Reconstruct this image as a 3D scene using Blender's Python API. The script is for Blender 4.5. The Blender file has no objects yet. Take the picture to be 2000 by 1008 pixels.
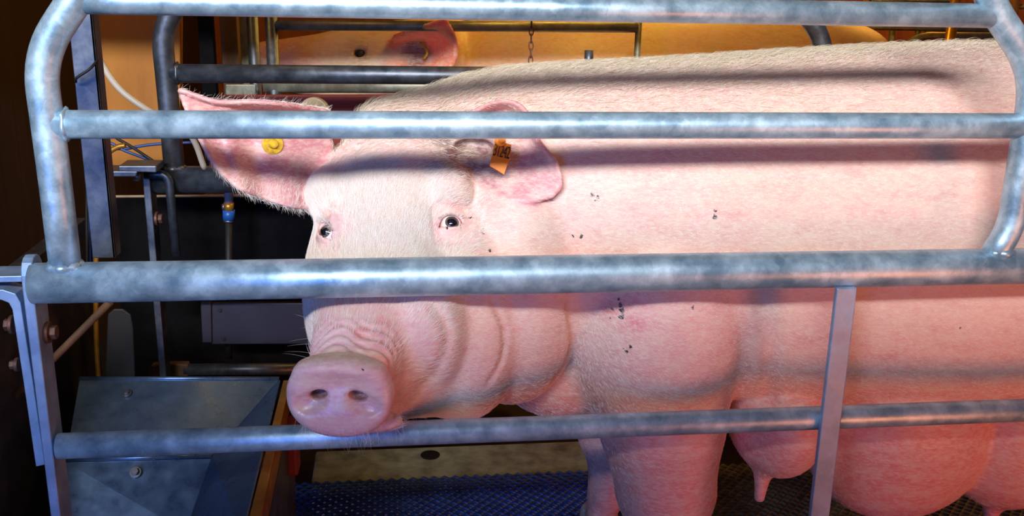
import bpy, bmesh, math, random
import numpy as np
from mathutils import Vector, Matrix
from mathutils.bvhtree import BVHTree

random.seed(7); rng = np.random.default_rng(11)
S = bpy.context.scene
COL = S.collection
PI = math.pi

# ------------------------------------------------------------------ camera
CAM = np.array([0.0, -1.19, 1.0]); YAW, PITCH, ROLL = np.radians([7.389, 15.941, 1.161]); FPX = 1900.0
Fv = np.array([math.sin(YAW)*math.cos(PITCH), math.cos(YAW)*math.cos(PITCH), -math.sin(PITCH)])
R0 = np.array([math.cos(YAW), -math.sin(YAW), 0.0]); U0 = np.cross(R0, Fv)
Rv = R0*math.cos(ROLL)+U0*math.sin(ROLL); Uv = U0*math.cos(ROLL)-R0*math.sin(ROLL)
cd = bpy.data.cameras.new('camera'); cam = bpy.data.objects.new('camera', cd); COL.objects.link(cam)
cd.sensor_width = 36.0; cd.lens = 36.0*FPX/2000.0; cd.clip_start = 0.02; cd.clip_end = 60
M4 = Matrix(((Rv[0], Uv[0], -Fv[0], CAM[0]), (Rv[1], Uv[1], -Fv[1], CAM[1]), (Rv[2], Uv[2], -Fv[2], CAM[2]), (0, 0, 0, 1)))
cam.matrix_world = M4
S.camera = cam
def ray(px, py):
    d = Fv+Rv*(px-1000)/FPX+Uv*(504-py)/FPX
    return d/np.linalg.norm(d)
def W(px, py, Y):                      # the point of the plane y = Y seen at that pixel
    d = ray(px, py); return CAM+d*(Y-CAM[1])/d[1]
def V(a): return Vector((float(a[0]), float(a[1]), float(a[2])))

# ------------------------------------------------------------------ world, lights, exposure
S.view_settings.view_transform = 'Standard'; S.view_settings.look = 'None'
S.view_settings.gamma = 1.0; S.view_settings.use_curve_mapping = False
S.view_settings.exposure = 0.0
w = bpy.data.worlds.new('barn_air'); S.world = w; w.use_nodes = True
bg = w.node_tree.nodes['Background']; bg.inputs[0].default_value = (0.36, 0.38, 0.52, 1); bg.inputs[1].default_value = 0.15

def area(name, loc, target, sx, sy, power, col, spread=PI):
    l = bpy.data.lights.new(name, 'AREA'); l.shape = 'RECTANGLE'; l.size = sx; l.size_y = sy
    l.energy = power; l.color = col; l.spread = spread
    o = bpy.data.objects.new(name, l); COL.objects.link(o); o.location = loc
    o.rotation_euler = (Vector(target)-Vector(loc)).to_track_quat('-Z', 'Y').to_euler()
    return o
def point(name, loc, power, col, r=0.08):
    l = bpy.data.lights.new(name, 'POINT'); l.energy = power; l.color = col; l.shadow_soft_size = r
    o = bpy.data.objects.new(name, l); COL.objects.link(o); o.location = loc
    return o
area('window_daylight', (-0.8, -3.6, 2.60), (0.05, 0.0, 0.80), 2.8, 0.42, 310, (0.98, 0.985, 1.0))
area('added_blue_fill', (-1.7, -2.9, 0.75), (-0.35, 0.15, 0.33), 1.0, 1.4, 3.4, (0.08, 0.27, 1.0), math.radians(46))  # blue fill light added low on the left for rail and trough
area('heat_lamp_glow', (1.5, -1.3, 0.12), (0.7, 0.2, 0.2), 0.5, 0.5, 10.0, (1.0, 0.24, 0.08))
point('barn_lamp_near_back_wall', (0.95, 1.65, 1.65), 22, (1.0, 0.55, 0.09), 0.1)
point('barn_lamp_over_next_crate', (0.45, 0.80, 1.45), 9, (1.0, 0.55, 0.09), 0.06)
point('barn_lamp_over_far_stalls', (2.4, 2.6, 1.9), 34, (1.0, 0.42, 0.07), 0.1)
point('barn_lamp_by_left_wall', (-0.45, 0.72, 1.30), 1.6, (1.0, 0.55, 0.15), 0.08)

# ------------------------------------------------------------------ materials
def mat(name):
    m = bpy.data.materials.new(name); m.use_nodes = True
    nt = m.node_tree; return m, nt, nt.nodes['Principled BSDF']
def nd(nt, t, **kw):
    n = nt.nodes.new(t)
    for k, v in kw.items():
        if k in n.inputs.keys(): n.inputs[k].default_value = v
        else: setattr(n, k, v)
    return n
def ramp(nt, fac, stops, interp='LINEAR'):
    r = nt.nodes.new('ShaderNodeValToRGB'); r.color_ramp.interpolation = interp
    e = r.color_ramp.elements
    while len(e) < len(stops): e.new(0.5)
    for i, (p, c) in enumerate(stops): e[i].position = p; e[i].color = (*c, 1) if len(c) == 3 else c
    nt.links.new(fac, r.inputs[0]); return r.outputs[0]
def mixc(nt, fac, a, b, mode='MIX'):
    n = nt.nodes.new('ShaderNodeMix'); n.data_type = 'RGBA'; n.blend_type = mode
    for s, v in ((n.inputs[0], fac), (n.inputs[6], a), (n.inputs[7], b)):
        if isinstance(v, (int, float)): s.default_value = v
        elif isinstance(v, tuple): s.default_value = (*v, 1) if len(v) == 3 else v
        else: nt.links.new(v, s)
    return n.outputs[2]
def objco(nt, scale=(1, 1, 1)):
    tc = nt.nodes.new('ShaderNodeTexCoord'); mp = nt.nodes.new('ShaderNodeMapping')
    mp.inputs['Scale'].default_value = scale; nt.links.new(tc.outputs['Object'], mp.inputs[0]); return mp.outputs[0]
def noise(nt, co, sc, det=4, rough=0.55):
    n = nd(nt, 'ShaderNodeTexNoise', Scale=sc, Detail=det, Roughness=rough); nt.links.new(co, n.inputs[0]); return n.outputs[0]
def bump(nt, b, h, strength, dist=0.001):
    n = nd(nt, 'ShaderNodeBump', Strength=strength, Distance=dist); nt.links.new(h, n.inputs['Height']); nt.links.new(n.outputs[0], b.inputs['Normal'])

def galv(name, light, dark, rough=0.36, metal=0.85, rust=0.25):
    m, nt, b = mat(name); co = objco(nt)
    vo = nd(nt, 'ShaderNodeTexVoronoi', Scale=70.0); nt.links.new(co, vo.inputs[0])
    n0 = noise(nt, co, 26, 5, 0.65); n1 = noise(nt, co, 7, 4); n2 = noise(nt, co, 160, 3)
    sp = nt.nodes.new('ShaderNodeSeparateColor'); nt.links.new(vo.outputs['Color'], sp.inputs[0])
    add = nd(nt, 'ShaderNodeMath', operation='MULTIPLY_ADD'); nt.links.new(sp.outputs[0], add.inputs[0]); add.inputs[1].default_value = 0.09
    nt.links.new(n0, add.inputs[2])
    c = ramp(nt, add.outputs[0], [(0.36, dark), (0.56, tuple((l+d)/2 for l, d in zip(light, dark))), (0.72, light)])
    r = ramp(nt, n1, [(0.56, (0, 0, 0)), (0.72, (rust, rust, rust))])
    c = mixc(nt, r, c, (0.20, 0.12, 0.07)); nt.links.new(c, b.inputs['Base Color'])
    ro = nd(nt, 'ShaderNodeMapRange'); nt.links.new(n0, ro.inputs[0]); ro.inputs[1].default_value = 0.3; ro.inputs[2].default_value = 0.75
    ro.inputs[3].default_value = rough-0.07; ro.inputs[4].default_value = rough+0.13; nt.links.new(ro.outputs[0], b.inputs['Roughness'])
    b.inputs['Metallic'].default_value = metal
    bump(nt, b, n2, 0.18, 0.0006)
    return m
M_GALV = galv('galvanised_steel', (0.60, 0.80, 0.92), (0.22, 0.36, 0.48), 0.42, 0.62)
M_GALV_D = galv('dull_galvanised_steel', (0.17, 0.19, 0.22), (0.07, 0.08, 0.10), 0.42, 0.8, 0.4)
M_GALV_O = galv('old_yellowed_steel', (0.36, 0.36, 0.27), (0.17, 0.17, 0.12), 0.45, 0.6, 0.6)
M_STRIP = galv('galvanised_flat_bar', (0.36, 0.50, 0.70), (0.22, 0.33, 0.50), 0.48, 0.5, 0.15)
M_DARKSTEEL = galv('blackened_steel', (0.05, 0.045, 0.05), (0.02, 0.018, 0.02), 0.5, 0.4, 0.5)
M_SHEET = galv('stainless_sheet', (0.20, 0.31, 0.46), (0.12, 0.20, 0.32), 0.30, 0.75, 0.05)

def plain(name, c1, c2=None, sc=20, rough=0.6, metal=0.0, bs=0.2, stretch=(1, 1, 1)):
    m, nt, b = mat(name); co = objco(nt, stretch); n = noise(nt, co, sc, 5, 0.6)
    c2 = c2 or tuple(x*0.7 for x in c1)
    nt.links.new(ramp(nt, n, [(0.3, c2), (0.7, c1)]), b.inputs['Base Color'])
    b.inputs['Roughness'].default_value = rough; b.inputs['Metallic'].default_value = metal
    if bs: bump(nt, b, n, bs, 0.002)
    return m
M_DARKWOOD = plain('dark_stained_boarding', (0.030, 0.014, 0.008), (0.012, 0.006, 0.004), 8, 0.7, stretch=(6, 6, 0.6))
M_OCHRE = plain('ochre_board', (0.55, 0.22, 0.03), (0.38, 0.14, 0.02), 5, 0.7, stretch=(3, 3, 1))
M_BROWN = plain('brown_timber', (0.16, 0.08, 0.035), (0.07, 0.035, 0.016), 9, 0.7, stretch=(5, 5, 1))
M_ORANGE = plain('orange_barn_boarding', (0.62, 0.19, 0.05), (0.38, 0.10, 0.025), 6, 0.75, stretch=(4, 4, 0.7))
M_BLACKPVC = plain('black_partition_board', (0.006, 0.006, 0.007), (0.003, 0.003, 0.004), 30, 0.85)
M_GREYPVC = plain('grey_plastic_board', (0.026, 0.024, 0.036), (0.016, 0.014, 0.024), 12, 0.5)
M_REDPVC = plain('red_plastic', (0.30, 0.03, 0.015), (0.18, 0.02, 0.01), 12, 0.5)
M_HOSE = plain('cream_hose', (0.62, 0.52, 0.40), (0.50, 0.42, 0.32), 12, 0.4)
M_BRASS = plain('worn_brass_coloured_edge', (0.62, 0.30, 0.035), (0.36, 0.15, 0.02), 25, 0.35, 0.6)
M_BLACKPVC.node_tree.nodes['Principled BSDF'].inputs['Specular IOR Level'].default_value = 0.1
M_BLUEFIT = plain('blue_fitting', (0.02, 0.12, 0.45), None, 20, 0.35)
M_BLUECABLE = plain('blue_cable', (0.03, 0.08, 0.30), None, 20, 0.4)
M_BLACK = plain('black_rubber', (0.012, 0.011, 0.010), None, 20, 0.6)
M_STEEL = plain('bolt_steel', (0.30, 0.31, 0.33), (0.14, 0.14, 0.15), 60, 0.4, 0.8)
M_RUST = plain('rusty_bolt_steel', (0.20, 0.10, 0.07), (0.08, 0.04, 0.03), 90, 0.6, 0.5)
M_CONC = plain('pale_grey_concrete', (0.46, 0.49, 0.44), (0.17, 0.18, 0.15), 22, 0.85, bs=0.5)
M_PIT = plain('slurry_pit', (0.010, 0.009, 0.008), None, 6, 0.7)
M_BLUEPL = plain('blue_coated_mesh', (0.03, 0.12, 0.50), (0.015, 0.05, 0.24), 26, 0.38)
M_IRON = plain('cast_iron_mesh', (0.24, 0.23, 0.15), (0.07, 0.07, 0.05), 40, 0.5, 0.3)
M_TEALTUBE = plain('clear_pipe', (0.42, 0.36, 0.42), None, 20, 0.3)
M_TAN = plain('tan_plastic', (0.55, 0.42, 0.24), (0.42, 0.30, 0.16), 20, 0.5)

# ------------------------------------------------------------------ mesh helpers
def tag(o, label=None, cat=None, group=None, kind=None):
    for k, v in (('label', label), ('category', cat), ('group', group), ('kind', kind)):
        if v: o[k] = v
    return o
def empty(name, loc, label, cat, group=None):
    o = bpy.data.objects.new(name, None); COL.objects.link(o); o.location = V(loc); o.empty_display_size = 0.05
    tag(o, label, cat, group); return o
def link_mesh(name, me, m, parent=None, smooth=True):
    if smooth: me.polygons.foreach_set('use_smooth', [True]*len(me.polygons))
    o = bpy.data.objects.new(name, me); COL.objects.link(o)
    if m is not None: me.materials.append(m)
    if parent is not None:
        o.parent = parent; o.matrix_parent_inverse = Matrix.Translation(-wl(parent))
    return o
def wl(o):                             # world location of a nest of unrotated parents
    if o.parent is None: return Vector(o.location)
    return o.matrix_parent_inverse.translation+Vector(o.location)+wl(o.parent)
def from_bm(name, bm, m, parent=None, smooth=False, bevel=0.0):
    bmesh.ops.recalc_face_normals(bm, faces=bm.faces)
    me = bpy.data.meshes.new(name); bm.to_mesh(me); bm.free()
    o = link_mesh(name, me, m, parent, smooth)
    if bevel:
        bv = o.modifiers.new('bevel', 'BEVEL'); bv.width = bevel; bv.segments = 2; bv.limit_method = 'ANGLE'
    return o
def cr(pts, n=8):                      # Catmull-Rom through the points
    P = [np.asarray(p, float) for p in pts]; P = [2*P[0]-P[1]]+P+[2*P[-1]-P[-2]]; out = []
    for i in range(1, len(P)-2):
        for k in range(n):
            t = k/n
            out.append(0.5*((2*P[i])+(-P[i-1]+P[i+1])*t+(2*P[i-1]-5*P[i]+4*P[i+1]-P[i+2])*t*t+(-P[i-1]+3*P[i]-3*P[i+1]+P[i+2])*t**3))
    out.append(P[-2]); return out
def fillet(pts, r, n=7):               # polyline with rounded corners
    P = [np.asarray(p, float) for p in pts]; out = [P[0]]
    for i in range(1, len(P)-1):
        a, b = P[i-1]-P[i], P[i+1]-P[i]; la, lb = np.linalg.norm(a), np.linalg.norm(b)
        rr = min(r, la*0.49, lb*0.49); s, e = P[i]+a/la*rr, P[i]+b/lb*rr
        for k in range(n+1):
            t = k/n; out.append((1-t)**2*s+2*t*(1-t)*P[i]+t*t*e)
    out.append(P[-1]); return out
def tube_bm(bm, path, r, seg=20, cap=True):
    P = [V(p) for p in path]; rs = r if hasattr(r, '__len__') else [r]*len(P)
    t0 = (P[1]-P[0]).normalized(); up = Vector((0, 0, 1)) if abs(t0.z) < 0.9 else Vector((0, 1, 0))
    nrm = t0.cross(up).normalized(); rings = []
    for i, p in enumerate(P):
        t = ((P[min(i+1, len(P)-1)]-P[max(i-1, 0)])).normalized()
        nrm = (nrm-t*nrm.dot(t)).normalized(); bn = t.cross(nrm)
        rings.append([bm.verts.new(p+(nrm*math.cos(2*PI*k/seg)+bn*math.sin(2*PI*k/seg))*rs[i]) for k in range(seg)])
    for a, b in zip(rings, rings[1:]):
        for k in range(seg): bm.faces.new((a[k], a[(k+1) % seg], b[(k+1) % seg], b[k])).smooth = True
    if cap:
        bm.faces.new(rings[0][::-1]); bm.faces.new(rings[-1])
def tube(name, path, r, m, parent=None, seg=20, cap=True):
    bm = bmesh.new(); tube_bm(bm, path, r, seg, cap); return from_bm(name, bm, m, parent)
def box_bm(bm, c, s, rot=None):
    r = bmesh.ops.create_cube(bm, size=1.0); vs = r['verts']
    for v in vs:
        q = Vector((v.co.x*s[0], v.co.y*s[1], v.co.z*s[2]))
        if rot is not None: q = rot @ q
        v.co = q+Vector(tuple(float(x) for x in c))
def box(name, c, s, m, parent=None, rot=None, bevel=0.002):
    bm = bmesh.new(); box_bm(bm, c, s, rot); return from_bm(name, bm, m, parent, bevel=bevel)
def prism(name, poly, depth, m, parent=None, bevel=0.0):     # poly: world points of one face, depth: vector
    bm = bmesh.new(); a = [bm.verts.new(V(p)) for p in poly]; b = [bm.verts.new(V(p)+Vector(depth)) for p in poly]
    bm.faces.new(a); bm.faces.new(b[::-1]); n = len(a)
    for i in range(n): bm.faces.new((a[i], b[i], b[(i+1) % n], a[(i+1) % n]))
    return from_bm(name, bm, m, parent, bevel=bevel)
def bolt(name, c, axis, r, h, m, parent=None):
    bm = bmesh.new(); ax = Vector(axis).normalized(); c = V(c)
    tube_bm(bm, [c-ax*h*0.1, c+ax*h*0.35], r*1.5, 20); tube_bm(bm, [c+ax*h*0.35, c+ax*h], r, 6)
    return from_bm(name, bm, m, parent, bevel=r*0.08)
def struct(o): o['kind'] = 'structure'; return o

# ------------------------------------------------------------------ signed distance tools
def smin(a, b, k):
    h = np.maximum(k-np.abs(a-b), 0)/k; return np.minimum(a, b)-h*h*h*k/6
def ssub(a, b, k): return -smin(-a, b, k)
def ell(P, c, r, A=None):
    q = P-np.asarray(c, np.float32)
    if A is not None: q = q@np.asarray(A, np.float32).T
    r = np.asarray(r, np.float32); k0 = np.sqrt(((q/r)**2).sum(-1)); k1 = np.sqrt(((q/(r*r))**2).sum(-1))
    return k0*(k0-1)/np.maximum(k1, 1e-6)
def cap(P, a, b, ra, rb):
    a = np.asarray(a, np.float32); b = np.asarray(b, np.float32); ab = b-a
    t = np.clip(((P-a)@ab)/(ab@ab), 0, 1); return np.linalg.norm(P-a-t[..., None]*ab, axis=-1)-(ra+(rb-ra)*t)
def chain(P, pts, rs, k=0.02):
    d = None
    for i in range(len(pts)-1):
        e = cap(P, pts[i], pts[i+1], rs[i], rs[i+1]); d = e if d is None else smin(d, e, k)
    return d
class Loft:
    def __init__(s, o, f, r, st, n=2.3, capk=0.03):
        s.o = np.asarray(o, np.float32); f = np.asarray(f, float); s.f = (f/np.linalg.norm(f)).astype(np.float32)
        r = np.asarray(r, float); r = r-s.f*(r@s.f); s.r = (r/np.linalg.norm(r)).astype(np.float32); s.u = np.cross(s.f, s.r)
        if s.u[2] < 0: s.u = -s.u
        st = np.array(st, float); t = st[:, 0]; tt = np.linspace(t[0], t[-1], 200); s.tt = tt
        s.v = []
        for c in range(1, st.shape[1]):
            y = np.interp(tt, t, st[:, c]); kk = 15; w_ = np.hanning(kk+2)[1:-1]; w_ /= w_.sum()
            s.v.append(np.convolve(np.pad(y, kk//2, mode='edge'), w_, 'valid'))
        s.n = n; s.capk = capk
    def loc(s, P):
        q = P-s.o; return q@s.f, q@s.r, q@s.u
    def __call__(s, P):
        t, l, v = s.loc(P); g = [np.interp(t, s.tt, y).astype(np.float32) for y in s.v]
        l0, v0, hw, hh = g
        a = np.abs(l-l0)/hw; b = np.abs(v-v0)/hh
        q = (a**s.n+b**s.n)**(1/s.n); d = (q-1)*np.minimum(hw, hh)*0.85
        e = np.maximum(s.tt[0]-t, t-s.tt[-1])
        return -smin(-d, -e, s.capk)
def patch(grid, n=(46, 46), wav=None):           # smooth surface through a grid of points (Catmull-Rom both ways)
    rows = [np.array(cr(r, 10)) for r in grid]
    cols = [np.array(cr([r[j] for r in rows], 10)) for j in range(len(rows[0]))]
    G = np.array(cols)                  # (v, u, 3)
    iu = np.linspace(0, G.shape[1]-1, n[0]); iv = np.linspace(0, G.shape[0]-1, n[1])
    def samp(a, i, ax):
        f0 = np.floor(i).astype(int); f1 = np.minimum(f0+1, a.shape[ax]-1); w1 = i-f0
        sh = [1]*a.ndim; sh[ax] = -1
        return np.take(a, f0, ax)*(1-w1).reshape(sh)+np.take(a, f1, ax)*w1.reshape(sh)
    G = samp(samp(G, iu, 1), iv, 0)
    if wav: U_, V_ = np.meshgrid(np.linspace(0, 1, n[0]), np.linspace(0, 1, n[1])); G[..., 1] += wav(U_, V_)
    du = np.gradient(G, axis=1); dv = np.gradient(G, axis=0); N = np.cross(du, dv); N /= np.linalg.norm(N, axis=-1, keepdims=True)+1e-9
    sp = 0.5*max(np.linalg.norm(du, axis=-1).max(), np.linalg.norm(dv, axis=-1).max())
    return G.reshape(-1, 3).astype(np.float32), N.reshape(-1, 3).astype(np.float32), sp
def sheet(P, pt, thick):
    Q, N, sp = pt; lo, hi = Q.min(0)-0.045, Q.max(0)+0.045
    d = np.full(P.shape[0], 0.2, np.float32); m = np.where(((P > lo) & (P < hi)).all(-1))[0]
    for c in range(0, len(m), 3000):
        idx = m[c:c+3000]; p = P[idx]
        d2 = (p**2).sum(-1)[:, None]+(Q**2).sum(-1)[None]-2*p@Q.T; k = d2.argmin(1)
        q = p-Q[k]; nn = (q*N[k]).sum(-1); tg = np.sqrt(np.maximum((q**2).sum(-1)-nn**2, 0))
        d[idx] = np.sqrt(nn**2+np.maximum(tg-sp, 0)**2)-thick
    return d
def nets(F, xs, ys, zs):
    ins = F < 0; nx, ny, nz = F.shape
    c = np.zeros((nx-1, ny-1, nz-1), np.int8)
    for i in (0, 1):
        for j in (0, 1):
            for k in (0, 1): c += ins[i:nx-1+i, j:ny-1+j, k:nz-1+k]
    act = np.argwhere((c > 0) & (c < 8)); idx = np.full(c.shape, -1, np.int32); idx[tuple(act.T)] = np.arange(len(act))
    X = [xs, ys, zs]; acc = np.zeros((len(act), 3)); cnt = np.zeros(len(act))
    for ax in range(3):
        o1, o2 = [a for a in range(3) if a != ax]
        for p in (0, 1):
            for q in (0, 1):
                a = act.copy(); a[:, o1] += p; a[:, o2] += q; b = a.copy(); b[:, ax] += 1
                fa = F[tuple(a.T)]; fb = F[tuple(b.T)]; m = (fa < 0) != (fb < 0); t = np.where(m, fa/np.where(m, fa-fb, 1), 0)
                for d_ in range(3):
                    va = X[d_][a[:, d_]]; vb = X[d_][b[:, d_]]; acc[:, d_] += np.where(m, va+(vb-va)*t, 0)
                cnt += m
    Vv = acc/cnt[:, None]; faces = []
    for ax in range(3):
        o1, o2 = [(1, 2), (2, 0), (0, 1)][ax]
        sl0 = [slice(None)]*3; sl1 = [slice(None)]*3; sl0[ax] = slice(0, -1); sl1[ax] = slice(1, None)
        ch = ins[tuple(sl0)] != ins[tuple(sl1)]; e = np.argwhere(ch)
        e = e[(e[:, o1] > 0) & (e[:, o2] > 0) & (e[:, o1] < F.shape[o1]-1) & (e[:, o2] < F.shape[o2]-1)]
        def cell(d1, d2):
            g = e.copy(); g[:, o1] -= d1; g[:, o2] -= d2; return idx[tuple(g.T)]
        qd = np.stack([cell(1, 1), cell(0, 1), cell(0, 0), cell(1, 0)], 1); fl = ins[tuple(e.T)]
        qd[~fl] = qd[~fl][:, ::-1]; faces.append(qd)
    return Vv, np.concatenate(faces)
def sdf_mesh(name, fn, xs, ys, zs, steps=3, blk=6):
    xs, ys, zs = [np.asarray(a, np.float32) for a in (xs, ys, zs)]; n = [len(a) for a in (xs, ys, zs)]
    F = np.full(n, 1.0, np.float32); ci = [np.arange(0, k, blk) for k in n]
    cx, cy, cz = [a[np.minimum(i+blk//2, len(a)-1)] for a, i in zip((xs, ys, zs), ci)]
    C = np.stack(np.meshgrid(cx, cy, cz, indexing='ij'), -1).reshape(-1, 3)
    sz = [np.interp(i, np.arange(len(a)), a) for a, i in zip((xs, ys, zs), ci)]
    g = np.concatenate([fn(C[k:k+60000]) for k in range(0, len(C), 60000)]).reshape(len(cx), len(cy), len(cz))
    hx = np.gradient(xs)[np.minimum(ci[0], n[0]-1)]; hy = np.gradient(ys)[np.minimum(ci[1], n[1]-1)]; hz = np.gradient(zs)[np.minimum(ci[2], n[2]-1)]
    rad = blk*0.5*np.sqrt(hx[:, None, None]**2+hy[None, :, None]**2+hz[None, None, :]**2)*1.7+0.004
    near = np.abs(g) < rad
    F = np.sign(g).repeat(blk, 0).repeat(blk, 1).repeat(blk, 2)[:n[0], :n[1], :n[2]].astype(np.float32)*0.05
    B = np.argwhere(near)*blk; offs = np.stack(np.meshgrid(*[np.arange(blk)]*3, indexing='ij'), -1).reshape(-1, 3)
    for k in range(0, len(B), 700):
        I = (B[k:k+700, None, :]+offs[None]).reshape(-1, 3); I = I[(I < np.array(n)).all(1)]
        P = np.stack([xs[I[:, 0]], ys[I[:, 1]], zs[I[:, 2]]], 1); F[tuple(I.T)] = fn(P)
    Vv, Q = nets(F, xs, ys, zs); del F
    Vv = Vv.astype(np.float32)
    def grad(P):
        h = 0.0008; return np.stack([(fn(P+np.eye(3, dtype=np.float32)[i]*h)-fn(P-np.eye(3, dtype=np.float32)[i]*h))/(2*h) for i in range(3)], 1)
    for _ in range(steps):
        d = fn(Vv); gr = grad(Vv); g2 = np.maximum((gr**2).sum(1), 0.15)
        Vv = Vv-np.clip(d/g2, -0.003, 0.003)[:, None]*gr*0.8
    me = bpy.data.meshes.new(name); me.vertices.add(len(Vv)); me.vertices.foreach_set('co', Vv.ravel())
    me.loops.add(Q.size); me.loops.foreach_set('vertex_index', Q.ravel().astype(np.int32))
    me.polygons.add(len(Q)); me.polygons.foreach_set('loop_start', np.arange(0, Q.size, 4, dtype=np.int32))
    me.update(calc_edges=True); me.validate()
    return me, Vv, Q

def gsn(x, s): return np.exp(-(x/s)**2)
def sstep(x, a, b): t = np.clip((x-a)/(b-a), 0, 1); return t*t*(3-2*t)

# ------------------------------------------------------------------ the sow in the crate
N0 = np.array([-0.064, -0.047, 0.497])
FD = np.array([-0.25, -0.92, -0.30]); FD /= np.linalg.norm(FD)
BODY = Loft((0, 0.33, 0.60), (1, 0, 0), (0, 1, 0), [
    (0.00, 0.00, 0.06, 0.10, 0.13), (0.06, 0, 0.055, 0.155, 0.185), (0.18, 0, 0.045, 0.205, 0.222), (0.30, 0, 0.03, 0.235, 0.245),
    (0.45, 0, 0.015, 0.25, 0.268), (0.65, 0, 0.0, 0.255, 0.298), (0.9, 0, -0.012, 0.262, 0.327), (1.15, 0, 0.0, 0.262, 0.318),
    (1.35, 0, 0.03, 0.25, 0.275), (1.50, 0, 0.06, 0.17, 0.19)], 2.25, 0.16)
HEAD = Loft(N0, -FD, (0.965, -0.262, 0), [
    (0.0, 0, 0, 0.050, 0.042), (0.035, 0, 0.0, 0.052, 0.044), (0.08, 0, 0.006, 0.062, 0.056), (0.13, 0, 0.004, 0.073, 0.072),
    (0.18, 0, 0.022, 0.088, 0.104), (0.25, 0, 0.040, 0.104, 0.132), (0.32, 0.0, 0.062, 0.116, 0.140), (0.40, 0.02, 0.06, 0.115, 0.135)], 2.5, 0.05)
DN = np.array([-0.16, -0.965, 0.06]); DN /= np.linalg.norm(DN)
DR = np.array([0.985, -0.17, 0]); DR -= DN*(DR@DN); DR /= np.linalg.norm(DR); DU = np.cross(DR, DN)
DU = DU if DU[2] > 0 else -DU
def disc(P):
    q = P-N0.astype(np.float32); a = q@DR.astype(np.float32); b = q@DU.astype(np.float32); c = q@DN.astype(np.float32)
    k = (np.abs(a/(0.0495-0.05*np.clip(-b, -0.03, 0.05)*0.5))**2.2+np.abs(b/0.039)**2.2)**(1/2.2)
    e = (k-1)*0.042; f = np.abs(c-0.004)-0.006
    d = np.sqrt(np.maximum(e, 0)**2+np.maximum(f, 0)**2)+np.minimum(np.maximum(e, f), 0)-0.0145
    # face: a raised rim over a slightly hollow middle, nostrils under the rim
    d = d+0.004*gsn(a, 0.03)*gsn(b-0.018, 0.012)*(c > -0.01)-0.0035*gsn(b-0.040, 0.009)*(c > -0.01)-0.003*gsn(a, 0.035)*gsn(b+0.022, 0.014)*(c > -0.005)
    for s in (-1, 1):
        d = ssub(d, ell(np.stack([a-s*0.034, b+0.004+0.25*(s*a-0.034), c-0.0245], -1), (0, 0, 0), (0.020, 0.0125, 0.0075)), 0.010)
        d = ssub(d, ell(np.stack([a-s*0.0245, b-0.005+0.15*(s*a-0.0245), c-0.018], -1), (0, 0, 0), (0.0115, 0.0070, 0.026)), 0.004)
    return d
def hit(fn, px, py, t0=0.9, t1=2.2):
    d = ray(px, py); t = t0
    for _ in range(300):
        p = (CAM+d*t).astype(np.float32)[None]; v = float(fn(p)[0])
        if v < 0.0003: break
        t += max(v*0.6, 0.0004)
        if t > t1: return None
    return CAM+d*t
def nrm_at(fn, p):
    h = 0.002; e = np.eye(3); g = np.array([float(fn((p+e[i]*h).astype(np.float32)[None])[0]-fn((p-e[i]*h).astype(np.float32)[None])[0]) for i in range(3)])
    return g/np.linalg.norm(g)
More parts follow.
